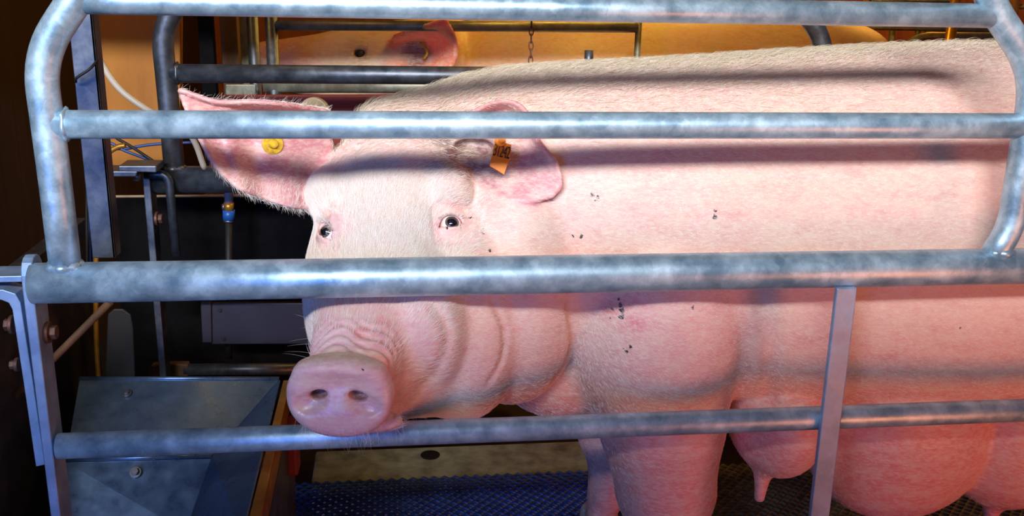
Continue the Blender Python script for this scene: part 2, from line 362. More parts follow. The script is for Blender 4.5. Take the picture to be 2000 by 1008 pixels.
def sow_base(P):
    d = BODY(P)
    # shoulder and near fore leg
    d = smin(d, ell(P, (0.405, 0.190, 0.515), (0.142, 0.138, 0.20)), 0.012)
    for y, dx, dy in ((0.19, 0.0, 0), (0.40, -0.045, 0.02)):
        k = 1.0 if y < 0.3 else 0.72
        d = smin(d, chain(P, [(0.42+dx, y+0.02, 0.47), (0.425+dx, y, 0.33), (0.44+dx, y, 0.20), (0.445+dx, y+0.005, 0.15), (0.44+dx, y+0.005, 0.075)],
                          [0.13*k, 0.100*k, 0.079*k, 0.058*k, 0.036]), 0.028)
        for s in (-1, 1): d = smin(d, ell(P, (0.427+dx, y+0.005+s*0.017, 0.028), (0.034, 0.018, 0.032)), 0.01)
        d = smin(d, cap(P, (0.44+dx, y+0.005, 0.08), (0.43+dx, y+0.005, 0.04), 0.034, 0.028), 0.01)
    # hind legs
    for y in (0.17, 0.49):
        d = smin(d, chain(P, [(1.30, y+(0.33-y)*0.25, 0.56), (1.22, y, 0.36), (1.38, y, 0.24), (1.34, y, 0.07)], [0.19, 0.13, 0.062, 0.038]), 0.05)
        for s in (-1, 1): d = smin(d, ell(P, (1.325, y+s*0.017, 0.028), (0.034, 0.018, 0.032)), 0.01)
    # udder rows with teats
    for y, s in ((0.215, 1), (0.445, -1)):
        for x, z, rx, rz in ((0.625, 0.315, 0.075, 0.095), (0.845, 0.290, 0.165, 0.165), (1.05, 0.275, 0.13, 0.14), (1.19, 0.30, 0.09, 0.10)):
            d = smin(d, ell(P, (x, y, z), (rx, 0.11, rz)), 0.014)
            tx = x-0.015; tz = z-rz
            d = smin(d, cap(P, (tx, y-0.01*s, tz+0.02), (tx-0.003, y-0.012*s, tz-0.045), 0.016, 0.0085), 0.03)
    # brisket between the fore legs
    d = smin(d, ell(P, (0.285, 0.285, 0.400), (0.125, 0.11, 0.095)), 0.025)
    # neck roll, jowls
    n = ell(P, (0.182, 0.222, 0.570), (0.118, 0.148, 0.208))
    d = smin(d, n, 0.018)
    h = HEAD(P)
    h = smin(h, ell(P, (0.105, 0.160, 0.530), (0.098, 0.110, 0.165)), 0.035)
    h = smin(h, ell(P, (0.045, 0.085, 0.545), (0.062, 0.080, 0.095)), 0.03)
    h = smin(h, ell(P, (-0.068, 0.145, 0.555), (0.052, 0.08, 0.11)), 0.04)
    h = smin(h, chain(P, [(-0.052, -0.012, 0.464), (-0.01, 0.05, 0.463), (0.06, 0.13, 0.455)], [0.026, 0.045, 0.07]), 0.025)
    h = smin(h, chain(P, [(0.0, 0.295, 0.762), (0.12, 0.32, 0.790)], [0.060, 0.062]), 0.05)
    # brows
    h = smin(h, ell(P, (0.082, 0.155, 0.715), (0.035, 0.04, 0.035)), 0.03)
    h = smin(h, ell(P, (-0.088, 0.185, 0.705), (0.028, 0.04, 0.035)), 0.03)
    d = smin(d, h, 0.016)
    # nose disc, with the crease behind its upper rim
    t, l, v = HEAD.loc(P)
    wr = 0.0016*np.sin(2*PI*(t+0.25*np.abs(l)+0.006*np.sin(l*90))/0.0125)*sstep(t, 0.018, 0.03)*(1-sstep(t, 0.06, 0.085))*sstep(v, 0.0, 0.03)
    d = d+wr
    d = smin(d, disc(P), 0.0045)
    # lower lip under the disc
    d = smin(d, ell(P, (-0.028, -0.036, 0.4525), (0.040, 0.022, 0.0125)), 0.005)
    return d
def pline(pix):
    q = [hit(sow_base, c[0], c[1]) for c in cr([(a, b, 0) for a, b in pix], 3)]
    return [v for v in q if v is not None]
# creases of the face, neck and shoulder: (line on the skin, width, depth)
CREASES = [(pline(p), w_, a_) for p, w_, a_ in (
    ([(962, 590), (984, 640), (982, 700), (955, 748)], 0.0050, 0.0060),
    ([(1108, 590), (1118, 650), (1108, 700), (1074, 752)], 0.0060, 0.0080),
    ([(850, 600), (874, 650), (866, 700), (835, 745), (800, 790)], 0.0090, 0.0055),
    ([(1478, 560), (1500, 640), (1507, 710), (1500, 780)], 0.0120, 0.0070),
    ([(955, 352), (975, 368), (998, 380)], 0.0035, 0.004),
    ([(768, 815), (800, 775), (840, 745)], 0.0025, 0.0030),
    ([(850, 478), (843, 440), (843, 408), (868, 399), (898, 403)], 0.0022, 0.0026))]
LIDFOLD = pline([(650, 408), (657, 448), (656, 486)])
def crease_d(P, ln):
    d = np.full(len(P), 0.2, np.float32); L = np.array(ln, np.float32); m = ((P > L.min(0)-0.03) & (P < L.max(0)+0.03)).all(-1)
    if m.any():
        p = P[m]; e = cap(p, ln[0], ln[1], 0, 0)
        for i in range(1, len(ln)-1): e = np.minimum(e, cap(p, ln[i], ln[i+1], 0, 0))
        d[m] = e
    return d
# ears: grids of points from root to tip, lower edge first
EAR_L = patch([[W(640, 405, 0.20), W(560, 394, 0.155), W(490, 372, 0.135), W(428, 325, 0.125), W(388, 262, 0.13)],
               [W(640, 340, 0.23), W(555, 335, 0.180), W(486, 318, 0.160), W(422, 285, 0.145), W(376, 232, 0.14)],
               [W(640, 280, 0.24), W(553, 278, 0.195), W(484, 262, 0.175), W(418, 240, 0.155), W(367, 205, 0.145)],
               [W(630, 222, 0.24), W(552, 212, 0.185), W(490, 207, 0.165), W(425, 205, 0.150), W(360, 183, 0.145)],
               [W(630, 216, 0.215), W(552, 204, 0.160), W(490, 200, 0.145), W(425, 200, 0.140), W(357, 180, 0.143)]],
    wav=lambda u, v: np.exp(-(u/0.9)**4)*(-0.007*np.exp(-((v-0.56-0.18*u)/0.06)**2)+0.008*np.exp(-((v-0.42-0.15*u)/0.09)**2)-0.005*np.exp(-((v-0.20)/0.07)**2)*(u < 0.5)*np.cos(u*PI)**2))
EAR_R = patch([[W(935, 338, 0.17), W(985, 378, 0.128), W(1035, 388, 0.112), W(1076, 380, 0.106)],
               [W(925, 310, 0.205), W(985, 325, 0.165), W(1040, 338, 0.130), W(1092, 358, 0.108)],
               [W(910, 270, 0.225), W(985, 268, 0.185), W(1035, 284, 0.150), W(1082, 318, 0.116)],
               [W(905, 232, 0.225), W(980, 215, 0.185), W(1028, 245, 0.155), W(1062, 290, 0.122)],
               [W(905, 226, 0.205), W(975, 200, 0.165), W(1022, 215, 0.145), W(1050, 275, 0.120)]],
    wav=lambda u, v: 0.010*np.exp(-((u-0.62)/0.22)**2-((v-0.38)/0.25)**2)-0.004*np.exp(-((v-0.12)/0.06)**2)*(u > 0.3))
def sow_ears(P):
    d = sow_base(P)
    for ln, w_, a_ in CREASES:
        if len(ln) > 2: d = d+a_*gsn(crease_d(P, ln), w_)
    d = smin(d, crease_d(P, LIDFOLD)-0.0045, 0.006)
    d = smin(d, sheet(P, EAR_L, 0.0032), 0.014)
    d = smin(d, sheet(P, EAR_R, 0.0032), 0.012)
    return d
EARHOLE = hit(sow_ears, 925, 290)
EYES = []
for px, py, look, ax in ((881, 437, (0.10, -0.05, 0.04), (0.94, -0.25, 0.30)), (638, 452, (-0.05, -0.30, 0.05), (0.55, -0.80, -0.32))):
    p = hit(sow_base, px, py); n = nrm_at(sow_base, p)
    EYES.append((p-n*0.0085, n, n+np.array(look, float), np.array(ax, float)))
def sow_sdf(P):
    d = sow_ears(P)
    d = ssub(d, ell(P, EARHOLE, (0.030, 0.04, 0.014)), 0.008)
    for c, n, look, ax in EYES:
        near = (np.abs(P-c.astype(np.float32)) < 0.07).all(-1)
        if not near.any(): continue
        p = P[near]; e = d[near]; z = n; x = ax-z*(ax@z); x /= np.linalg.norm(x); y = np.cross(z, x)
        if y[2] < 0: y = -y
        q = p-c.astype(np.float32); q = np.stack([q@x, q@y, q@z], -1).astype(np.float32); r = np.linalg.norm(q, axis=-1)
        e = e+0.0014*gsn(np.hypot(q[:, 0], q[:, 1]*1.05-0.004)-0.0260, 0.0022)*sstep(q[:, 1]-0.35*q[:, 0], -0.006, 0.010)   # fold over the lid
        e = e+0.0008*gsn(np.hypot(q[:, 0], q[:, 1]+0.003)-0.027, 0.003)*sstep(-q[:, 1], 0.0, 0.016)
        e = smin(e, r-0.0192, 0.010)
        R1, b1, R2, b2 = 0.0160, 0.0122, 0.0190, 0.0084
        ap = np.maximum(np.hypot(q[:, 0], q[:, 1]+R1-b1)-R1, np.hypot(q[:, 0], q[:, 1]-R2+b2)-R2); ap = np.maximum(ap, 0.003-q[:, 2])
        sd = -1.0 if c[0] > 0 else 1.0
        ap = smin(ap, ell(q, (sd*0.0145, -0.0035, 0.018), (0.0065, 0.0028, 0.016)), 0.005)
        e = ssub(e, ap, 0.002); e = ssub(e, r-0.0159, 0.001)
        d[near] = e
    return d
xs = np.concatenate([np.arange(-0.32, 0.27, 0.0030), np.arange(0.27, 1.64, 0.006)])
ys = np.concatenate([np.arange(-0.10, 0.26, 0.0034), np.arange(0.26, 0.66, 0.007)])
zs = np.concatenate([np.arange(-0.02, 0.36, 0.006), np.arange(0.36, 0.96, 0.0034)])
sow_me, SV, SQ = sdf_mesh('sow', sow_sdf, xs, ys, zs)
bvh = BVHTree.FromPolygons([tuple(v) for v in SV.tolist()], SQ.tolist())
def on_sow(px, py):
    h = bvh.ray_cast(V(CAM), V(ray(px, py)), 6.0); return h[0], h[1]

# colour of the skin itself
def skin_colour(P):
    base = np.array([0.77, 0.49, 0.41]); c = np.tile(base, (len(P), 1))
    def lay(wt, col, k=1.0):
        nonlocal c
        wt = np.clip(wt*k, 0, 1)[:, None]; c = c*(1-wt)+np.array(col)*wt
    z = P[:, 2]; x = P[:, 0]
    lay(1-sstep(z, 0.30, 0.56), (0.75, 0.24, 0.19), 0.9)                         # skin redder towards belly and legs
    lay(sstep(x, 0.30, 0.40)*(1-sstep(x, 0.5, 0.56))*gsn(z-0.53, 0.09)*(P[:, 1] < 0.3), (0.70, 0.33, 0.36), 0.5)
    de = np.minimum(np.abs(sheet(P.astype(np.float32), EAR_L, 0.0)), np.abs(sheet(P.astype(np.float32), EAR_R, 0.0)))
    lay(1-sstep(de, 0.005, 0.012), (0.62, 0.25, 0.28))                              # ears
    t, l, v = HEAD.loc(P.astype(np.float32))
    onh = (np.linalg.norm(P-N0, axis=1) < 0.30)
    lay((1-sstep(t, 0.07, 0.16))*onh, (0.78, 0.42, 0.46), 0.8)
    lay((1-sstep(t, 0.006, 0.016))*(t > -0.2)*(np.linalg.norm(P-N0, axis=1) < 0.085), (0.76, 0.42, 0.50))
    b = (P-N0)@DU; cdn = (P-N0)@DN
    lay(gsn(b-0.053, 0.010)*gsn(cdn-0.004, 0.018)*(np.linalg.norm(P-N0, axis=1) < 0.085), (0.52, 0.37, 0.17), 1.1)  # horny tan upper rim
    for px, py, s, col, k in ((705, 652, 0.013, (0.75, 0.15, 0.13), 0.8), (745, 625, 0.012, (0.76, 0.25, 0.22), 0.5), (1190, 605, 0.016, (0.72, 0.10, 0.14), 0.8),
                              (1238, 628, 0.018, (0.72, 0.09, 0.16), 0.8), (1228, 590, 0.03, (0.75, 0.2, 0.2), 0.5), (1440, 655, 0.022, (0.72, 0.16, 0.22), 0.45), (765, 455, 0.022, (0.80, 0.33, 0.36), 0.45), (855, 440, 0.035, (0.82, 0.42, 0.45), 0.6),
                              (650, 440, 0.03, (0.70, 0.45, 0.60), 0.6), (870, 685, 0.022, (0.78, 0.33, 0.30), 0.4), (965, 640, 0.020, (0.8, 0.33, 0.3), 0.3), (1010, 640, 0.014, (0.82, 0.36, 0.35), 0.5)):
        h, n = on_sow(px, py)
        if h is not None: lay(gsn(np.linalg.norm(P-np.array(h), axis=1), s), col, k)
    for c_, n, lk, ax in EYES: lay(1-sstep(np.linalg.norm(P-c_, axis=1), 0.0162, 0.0185), (0.72, 0.20, 0.22), 0.8)
    # teats and hooves
    lay((1-sstep(z, 0.150, 0.21))*(x > 0.55)*(x < 1.2), (0.62, 0.10, 0.20), 0.9)
    lay(1-sstep(z, 0.04, 0.055), (0.22, 0.16, 0.10))
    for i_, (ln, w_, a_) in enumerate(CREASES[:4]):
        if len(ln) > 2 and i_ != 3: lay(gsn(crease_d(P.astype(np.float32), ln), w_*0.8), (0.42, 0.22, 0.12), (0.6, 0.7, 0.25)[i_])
    lay(gsn(crease_d(P.astype(np.float32), CREASES[6][0]), 0.003), (0.70, 0.18, 0.18), 0.6)
    # dark ear hollow
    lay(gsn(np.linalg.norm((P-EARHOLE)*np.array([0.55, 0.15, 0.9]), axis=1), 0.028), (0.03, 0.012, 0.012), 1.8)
    for s_ in (-1, 1): lay(gsn(np.linalg.norm(P-(N0+DR*0.027*s_+DU*0.005+DN*0.006), axis=1), 0.013), (0.16, 0.05, 0.09), 1.4)  # dark nostril lining, deepened in colour to imitate shade in the holes
    wet = (1-sstep(t, 0.0, 0.012))*(np.linalg.norm(P-N0, axis=1) < 0.085)*(b < 0.03)
    return np.concatenate([c, wet[:, None]], 1)
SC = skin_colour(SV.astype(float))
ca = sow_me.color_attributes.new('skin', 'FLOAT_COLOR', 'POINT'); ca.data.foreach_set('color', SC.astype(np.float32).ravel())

def skin_mat(name, spots):
    m, nt, b = mat(name); at = nd(nt, 'ShaderNodeVertexColor', layer_name='skin')
    co = objco(nt); n1 = noise(nt, co, 9, 5, 0.6); n2 = noise(nt, co, 240, 3, 0.6); n3 = noise(nt, objco(nt, (1, 1, 2.6)), 95, 4, 0.65)
    c = mixc(nt, ramp(nt, n1, [(0.35, (0, 0, 0)), (0.7, (0.45, 0.45, 0.45))]), at.outputs[0], (0.80, 0.36, 0.35))
    c = mixc(nt, ramp(nt, n3, [(0.42, (0, 0, 0)), (0.72, (0.6, 0.6, 0.6))]), c, (0.86, 0.72, 0.60))
    n5 = noise(nt, objco(nt, (0.7, 1, 1.6)), 38, 5, 0.7); c = mixc(nt, ramp(nt, n5, [(0.46, (0, 0, 0)), (0.66, (0.55, 0.55, 0.55))]), c, (0.80, 0.62, 0.50))
    c = mixc(nt, ramp(nt, n5, [(0.30, (0.4, 0.4, 0.4)), (0.44, (0, 0, 0))]), c, (0.55, 0.25, 0.24))
    tc = nt.nodes.new('ShaderNodeTexCoord'); ns = nd(nt, 'ShaderNodeTexNoise', Scale=140.0, Detail=3.0); nt.links.new(tc.outputs['Object'], ns.inputs[0])
    off = nd(nt, 'ShaderNodeVectorMath', operation='MULTIPLY_ADD'); nt.links.new(ns.outputs['Color'], off.inputs[0])
    off.inputs[1].default_value = (0.010,)*3; nt.links.new(tc.outputs['Object'], off.inputs[2])
    acc = None
    for p, r in spots:
        ds = nd(nt, 'ShaderNodeVectorMath', operation='DISTANCE'); nt.links.new(off.outputs[0], ds.inputs[0]); ds.inputs[1].default_value = tuple(float(a)+0.005 for a in p)
        mr = nd(nt, 'ShaderNodeMapRange'); nt.links.new(ds.outputs['Value'], mr.inputs[0]); mr.inputs[1].default_value = r; mr.inputs[2].default_value = r*0.6
        if acc is None: acc = mr.outputs[0]
        else:
            mx = nd(nt, 'ShaderNodeMath', operation='MAXIMUM'); nt.links.new(acc, mx.inputs[0]); nt.links.new(mr.outputs[0], mx.inputs[1]); acc = mx.outputs[0]
    if acc is not None: c = mixc(nt, acc, c, (0.035, 0.022, 0.018))
    nt.links.new(c, b.inputs['Base Color'])
    rr = nd(nt, 'ShaderNodeMapRange'); nt.links.new(at.outputs[1], rr.inputs[0]); rr.inputs[3].default_value = 0.48; rr.inputs[4].default_value = 0.24; nt.links.new(rr.outputs[0], b.inputs['Roughness'])
    b.inputs['Subsurface Weight'].default_value = 0.12; b.inputs['Subsurface Radius'].default_value = (1.0, 0.35, 0.2); b.inputs['Subsurface Scale'].default_value = 0.008
    ad = nd(nt, 'ShaderNodeMath', operation='MULTIPLY_ADD'); nt.links.new(n3, ad.inputs[0]); ad.inputs[1].default_value = 0.8; nt.links.new(n2, ad.inputs[2])
    bump(nt, b, ad.outputs[0], 0.35, 0.0012)
    return m
spots = []
for px, py, r in ((1157, 380, .0036), (1168, 386, .003), (1163, 392, .002), (1397, 412, .0035), (1396, 424, .0035), (1119, 461, .0028), (1134, 461, .0038),
                  (919, 425, .0032), (942, 449, .002), (944, 455, .002), (1212, 596, .004), (1214, 606, .0045), (1214, 618, .005), (1195, 604, .003), (1192, 622, .003), (1208, 586, .003),
                  (1224, 688, .0042), (1232, 677, .003), (1218, 680, .002), (1464, 183, .002), (1352, 601, .0025), (957, 490, .003), (1877, 640, .003), (710, 722, .002)):
    h, n = on_sow(px, py)
    if h is not None: spots.append((h, r))
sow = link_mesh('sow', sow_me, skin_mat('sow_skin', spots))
tag(sow, 'large pink sow standing in the crate, nose poked out between the rails towards the camera', 'pig')

# eyes
def eye_mat():
    m, nt, b = mat('pig_eye'); tc = nt.nodes.new('ShaderNodeTexCoord'); sx = nt.nodes.new('ShaderNodeSeparateXYZ'); nt.links.new(tc.outputs['Object'], sx.inputs[0])
    cb = nt.nodes.new('ShaderNodeCombineXYZ'); nt.links.new(sx.outputs[0], cb.inputs[0]); nt.links.new(sx.outputs[1], cb.inputs[1])
    ln = nd(nt, 'ShaderNodeVectorMath', operation='LENGTH'); nt.links.new(cb.outputs[0], ln.inputs[0])
    dv = nd(nt, 'ShaderNodeMath', operation='DIVIDE'); nt.links.new(ln.outputs['Value'], dv.inputs[0]); dv.inputs[1].default_value = 0.0158
    gz = nd(nt, 'ShaderNodeMath', operation='GREATER_THAN'); nt.links.new(sx.outputs[2], gz.inputs[0]); gz.inputs[1].default_value = 0
    nz = noise(nt, tc.outputs['Object'], 500, 2)
    iris = ramp(nt, dv.outputs[0], [(0.0, (0.004, 0.004, 0.006)), (0.42, (0.006, 0.006, 0.01)), (0.45, (0.10, 0.065, 0.045)), (0.54, (0.13, 0.09, 0.065)), (0.58, (0.03, 0.02, 0.02)), (0.63, (0.88, 0.84, 0.82)), (0.85, (0.80, 0.62, 0.58)), (1.0, (0.7, 0.3, 0.28))])
    nt.links.new(mixc(nt, gz.outputs[0], (0.75, 0.55, 0.5), iris), b.inputs['Base Color'])
    b.inputs['Roughness'].default_value = 0.06; b.inputs['Coat Weight'].default_value = 0.6; b.inputs['Coat Roughness'].default_value = 0.03
    return m
ME = eye_mat()
for c, n, look, ax in EYES:
    bm = bmesh.new(); bmesh.ops.create_uvsphere(bm, u_segments=48, v_segments=32, radius=0.0157)
    for v in bm.verts:
        rr = math.hypot(v.co.x, v.co.y)
        if v.co.z > 0 and rr < 0.0085: v.co.z += 0.0014*(1-(rr/0.0085)**2)
    me = bpy.data.meshes.new('eye'); bm.to_mesh(me); bm.free(); o = link_mesh('eye', me, ME)
    o.parent = sow; o.location = V(c); o.rotation_euler = Vector(look).normalized().to_track_quat('Z', 'Y').to_euler()

# hair
def hair_mat(name, c1, c2):
    m, nt, b = mat(name); inf = nt.nodes.new('ShaderNodeHairInfo')
    nt.links.new(ramp(nt, inf.outputs['Random'], [(0.0, c2), (1.0, c1)]), b.inputs['Base Color'])
    b.inputs['Roughness'].default_value = 0.4; b.inputs['Specular IOR Level'].default_value = 0.4
    return m
M_HAIR = hair_mat('pale_pig_hair', (1.0, 0.97, 0.93), (0.90, 0.76, 0.66))
M_BRISTLE = hair_mat('straw_bristle', (0.90, 0.82, 0.66), (0.55, 0.44, 0.28))
def hairs(name, roots, dirs, nrms, length, radius, m, parent, curl=0.35, seg=4):
    n = len(roots); t = np.linspace(0, 1, seg)[None, :, None]
    side = np.cross(dirs, nrms); bend = rng.normal(0, 0.16, (n, 1))
    L = length[:, None, None]
    P = roots[:, None, :]+dirs[:, None, :]*L*t - nrms[:, None, :]*L*curl*t**2*0.5 + side[:, None, :]*bend[:, None, :]*L*t**2
    cu = bpy.data.hair_curves.new(name); cu.add_curves([seg]*n)
    cu.attributes['position'].data.foreach_set('vector', P.astype(np.float32).ravel())
    ra = cu.attributes.get('radius') or cu.attributes.new('radius', 'FLOAT', 'POINT')
    rr = radius*np.array([1.0, 0.9, 0.65, 0.15] if seg == 4 else np.linspace(1, 0.15, seg))
    ra.data.foreach_set('value', np.tile(rr, n).astype(np.float32))
    cu.materials.append(m); o = bpy.data.objects.new(name, cu); COL.objects.link(o); o.parent = parent
    return o
def fields(Vv, Q):
    A = Vv[Q[:, 0]]; B = Vv[Q[:, 1]]; C = Vv[Q[:, 2]]; D = Vv[Q[:, 3]]
    nf = np.cross(C-A, D-B); ar = 0.5*np.linalg.norm(nf, axis=1); return (A, B, C, D), nf/(2*ar[:, None]+1e-12), ar
(QA, QB, QC, QD), QN, QAR = fields(SV.astype(float), SQ)
QM = (QA+QB+QC+QD)/4
dN = np.linalg.norm(QM-N0, axis=1); tQ, lQ, vQ = HEAD.loc(QM.astype(np.float32))
dEL = sheet(QM.astype(np.float32), EAR_L, 0.0); dER = sheet(QM.astype(np.float32), EAR_R, 0.0); ear = np.minimum(dEL, dER)
view = CAM-QM; view /= np.linalg.norm(view, axis=1)[:, None]; face = (QN*view).sum(1)
eyed = np.min([np.linalg.norm(QM-e[0], axis=1) for e in EYES], axis=0)
headz = sstep(0.36-dN, 0.0, 0.08)*(1-sstep(QM[:, 0]-QM[:, 1]*0.5, 0.03, 0.10))
dens = (0.28+1.6*headz)*(face > -0.35)*(QM[:, 1] < 0.45)*(QM[:, 2] > 0.12)*(QM[:, 0] < 1.3)
dens *= sstep(QM[:, 2], 0.25, 0.60)*0.85+0.15
dens *= 1-(1-sstep(dN, 0.12, 0.20))*0.9
dens *= (dN > 0.075)*(eyed > 0.026)*(0.15+0.85*sstep(eyed, 0.026, 0.05))
inner = (ear < 0.008) & (QN@np.array([0, -1.0, 0]) > 0.05)
dens = np.where(inner, dens*0.10, dens)
dens *= np.linalg.norm((QM-EARHOLE)*np.array([0.6, 0.3, 0.9]), axis=1) > 0.024
dens *= (0.25+0.75*(1-sstep(QM[:, 0], 0.2, 1.2)))
def scatter(n, wgt):
    p = QAR*wgt; p = p/p.sum(); k = rng.choice(len(p), n, p=p); u = rng.random((n, 1)); v = rng.random((n, 1))
    pos = (QA[k]*(1-u)+QB[k]*u)*(1-v)+(QD[k]*(1-u)+QC[k]*u)*v
    return k, pos
def comb(k, pos, lift, jit):
    n = len(k); nn = QN[k]
    hw_ = headz[k][:, None]; back = np.array([0.95, 0.25, -0.30])+0*pos
    away = pos-(N0+np.array([0, 0.0, -0.03])); away /= np.linalg.norm(away, axis=1)[:, None]
    d = back*(1-hw_)+away*hw_*1.2+rng.normal(0, jit, (n, 3))
    d -= nn*(d*nn).sum(1)[:, None]; d /= np.linalg.norm(d, axis=1)[:, None]+1e-9
    d = d*math.cos(lift)+nn*(np.sin(lift)*(0.6+0.8*rng.random((n, 1)))); return d/np.linalg.norm(d, axis=1)[:, None], nn
k, pos = scatter(150000, dens); d, nn = comb(k, pos, 0.24, 0.20)
ln = (0.006+0.0085*headz[k])*(0.6+0.8*rng.random(len(k)))
o = hairs('coat_hair', pos, d, nn, ln, 0.00013, M_HAIR, sow); o['kind'] = 'stuff'
# longer bristles on crest and back
crest = (QN[:, 2] > 0.45)*gsn(QM[:, 1]-0.33, 0.10)*(QM[:, 2] > 0.74)*(QM[:, 0] < 1.3)*(ear > 0.012)*(0.3+0.7*(1-sstep(QM[:, 0], 0.5, 1.0)))
k, pos = scatter(15000, crest+1e-9); d, nn = comb(k, pos, 0.60, 0.28)
o = hairs('back_bristles', pos, d, nn, 0.024*(0.5+0.9*rng.random(len(k))), 0.00020, M_BRISTLE, sow, 0.9); o['kind'] = 'stuff'
# ear fringe, chin hair, lashes
edgeL = (dEL < 0.012)*(face < 0.5)*(face > -0.7)*(QM[:, 2] < 0.775)+0.12*(dEL < 0.012)*(face < 0.4)*(face > -0.6)*(QM[:, 2] > 0.80)
k, pos = scatter(2400, edgeL+1e-12); nn = QN[k]; d = np.array([0.35, -0.1, -0.75])*np.where(pos[:, 2:3] > 0.79, np.array([[1.5, 1, -0.5]]), 1.0)+rng.normal(0, 0.25, pos.shape); d /= np.linalg.norm(d, axis=1)[:, None]
hairs('ear_fringe', pos, d, nn, 0.014*(0.3+0.9*rng.random(len(k))), 0.00009, M_HAIR, sow)['kind'] = 'stuff'
chin = (QM[:, 2] < 0.47)*(QN[:, 2] < 0.1)*(dN < 0.15)+0.0
k, pos = scatter(260, chin+1e-12); nn = QN[k]; d = nn*0.7+np.array([0.1, -0.1, -0.6])+rng.normal(0, 0.3, pos.shape); d /= np.linalg.norm(d, axis=1)[:, None]
hairs('chin_whiskers', pos, d, nn, 0.026*(0.5+0.9*rng.random(len(k))), 0.00009, M_HAIR, sow)['kind'] = 'stuff'
for (c, n, look, ax), nh, L in zip(EYES, (110, 90), (0.011, 0.030)):
    x = ax-n*(ax@n); x /= np.linalg.norm(x); y = np.cross(n, x); y = y if y[2] > 0 else -y
    a = rng.uniform(0.15*PI, 0.85*PI, nh); pos = c+n*0.013+(np.cos(a)[:, None]*x*0.0165+np.sin(a)[:, None]*y*0.011)
    d = n*0.9+np.cos(a)[:, None]*x*0.5+y*0.25+np.array([0, 0, -0.25])+rng.normal(0, 0.12, (nh, 3)); d /= np.linalg.norm(d, axis=1)[:, None]
    hairs('eyelashes', pos, d, np.tile(n, (nh, 1)), L*(0.6+0.6*rng.random(nh)), 0.00020, M_HAIR, sow, 0.6)['kind'] = 'stuff'
pos = []; dd = []
for px, py in ((625, 640), (615, 660), (608, 690), (612, 672), (622, 630), (604, 700), (640, 600), (600, 715)):
    h, n = on_sow(px, py)
    if h is not None: pos.append(np.array(h)); dd.append(np.array(n)*0.5+np.array([-1.0, -0.2, 0.15])+rng.normal(0, 0.2, 3))
if pos:
    pos = np.array(pos); dd = np.array(dd); dd /= np.linalg.norm(dd, axis=1)[:, None]
    hairs('snout_whiskers', pos, dd, np.tile([0, 0, 1.0], (len(pos), 1)), np.full(len(pos), 0.035), 0.00010, M_HAIR, sow, 0.2)['kind'] = 'stuff'

# ------------------------------------------------------------------ ear tags
M_YTAG = plain('yellow_tag', (0.80, 0.52, 0.03), (0.38, 0.22, 0.02), 160, 0.45)
M_OTAG = plain('orange_tag', (0.95, 0.30, 0.01), (0.85, 0.22, 0.01), 60, 0.4)
M_INK = plain('marker_ink', (0.10, 0.02, 0.01), None, 60, 0.6, bs=0)
def frame_tag(px, py, nfb):
    h, n = on_sow(px, py); n = np.array(n); return np.array(h), n/np.linalg.norm(n)
c, n = frame_tag(532, 281, None)
root = empty('ear_tag', c, 'small round yellow button tag in the left ear', 'ear tag')
bm = bmesh.new(); nv = V(n); tube_bm(bm, [V(c)-nv*0.001, V(c)+nv*0.0028], 0.0148, 40); from_bm('tag_disc', bm, M_YTAG, root, bevel=0.0008)
bm = bmesh.new(); tube_bm(bm, [V(c)+nv*0.0025, V(c)+nv*0.006, V(c)+nv*0.0085], [0.0075, 0.0062, 0.0055], 28, cap=False)
tube_bm(bm, [V(c)+nv*0.0085, V(c)+nv*0.0055], [0.0055, 0.0028], 28, cap=True); from_bm('stud', bm, M_YTAG, root)
# orange flag tag: long axis hangs down and a little to the left
c0 = W(981, 281, 0.118); c1 = W(986, 339, 0.108)
quad = [W(967, 271, 0.122), W(999, 283, 0.122), W(997, 305, 0.116), W(985, 341, 0.108), W(956, 324, 0.112), W(962, 300, 0.117)]
quad = [q for q in quad]
cen = sum(quad)/len(quad); nz_ = np.cross(quad[4]-quad[1], quad[3]-quad[0]); nz_ /= np.linalg.norm(nz_); nz_ = nz_ if nz_[1] < 0 else -nz_
root = empty('ear_tag', cen, 'orange rectangular flag tag with a handwritten number in the right ear', 'ear tag')
qp = [q-nz_*((q-cen)@nz_) for q in quad]
prism('tag_flap', qp, tuple(-nz_*0.0016), M_OTAG, root, bevel=0.0012)
bm = bmesh.new(); bc = V(W(977, 276, 0.121)); tube_bm(bm, [bc+V(nz_)*0.010, bc-V(nz_)*0.030], 0.0035, 20); tube_bm(bm, [bc+V(nz_)*0.001, bc+V(nz_)*0.0035], 0.0075, 24); from_bm('pin', bm, M_OTAG, root)
fc = bpy.data.curves.new('number', 'FONT'); fc.body = '31242'; fc.size = 0.0155; fc.align_x = 'CENTER'; fc.align_y = 'CENTER'; fc.extrude = 0.0002; fc.space_character = 0.82
fc.materials.append(M_INK); fo = bpy.data.objects.new('number', fc); COL.objects.link(fo); fo.parent = root
tcn = W(980, 297, 0.118); tcn = tcn-nz_*((tcn-cen)@nz_)
xd = (qp[3]*0+W(999, 300, 0.117)-W(963, 292, 0.118)); xd -= nz_*(xd@nz_); xd /= np.linalg.norm(xd); yd = np.cross(nz_, xd)
mw = Matrix(((xd[0], yd[0], nz_[0], 0), (xd[1], yd[1], nz_[1], 0), (xd[2], yd[2], nz_[2], 0), (0, 0, 0, 1)))
sc = Matrix.Diagonal((0.72, 1.55, 1, 1))
bpy.context.view_layer.update()
nm = bpy.data.meshes.new_from_object(fo.evaluated_get(bpy.context.evaluated_depsgraph_get())); bpy.data.objects.remove(fo)
fo = bpy.data.objects.new('number', nm); COL.objects.link(fo); fo.parent = root
fo.matrix_local = Matrix.Translation(V(tcn+nz_*0.0006-cen)) @ mw @ sc

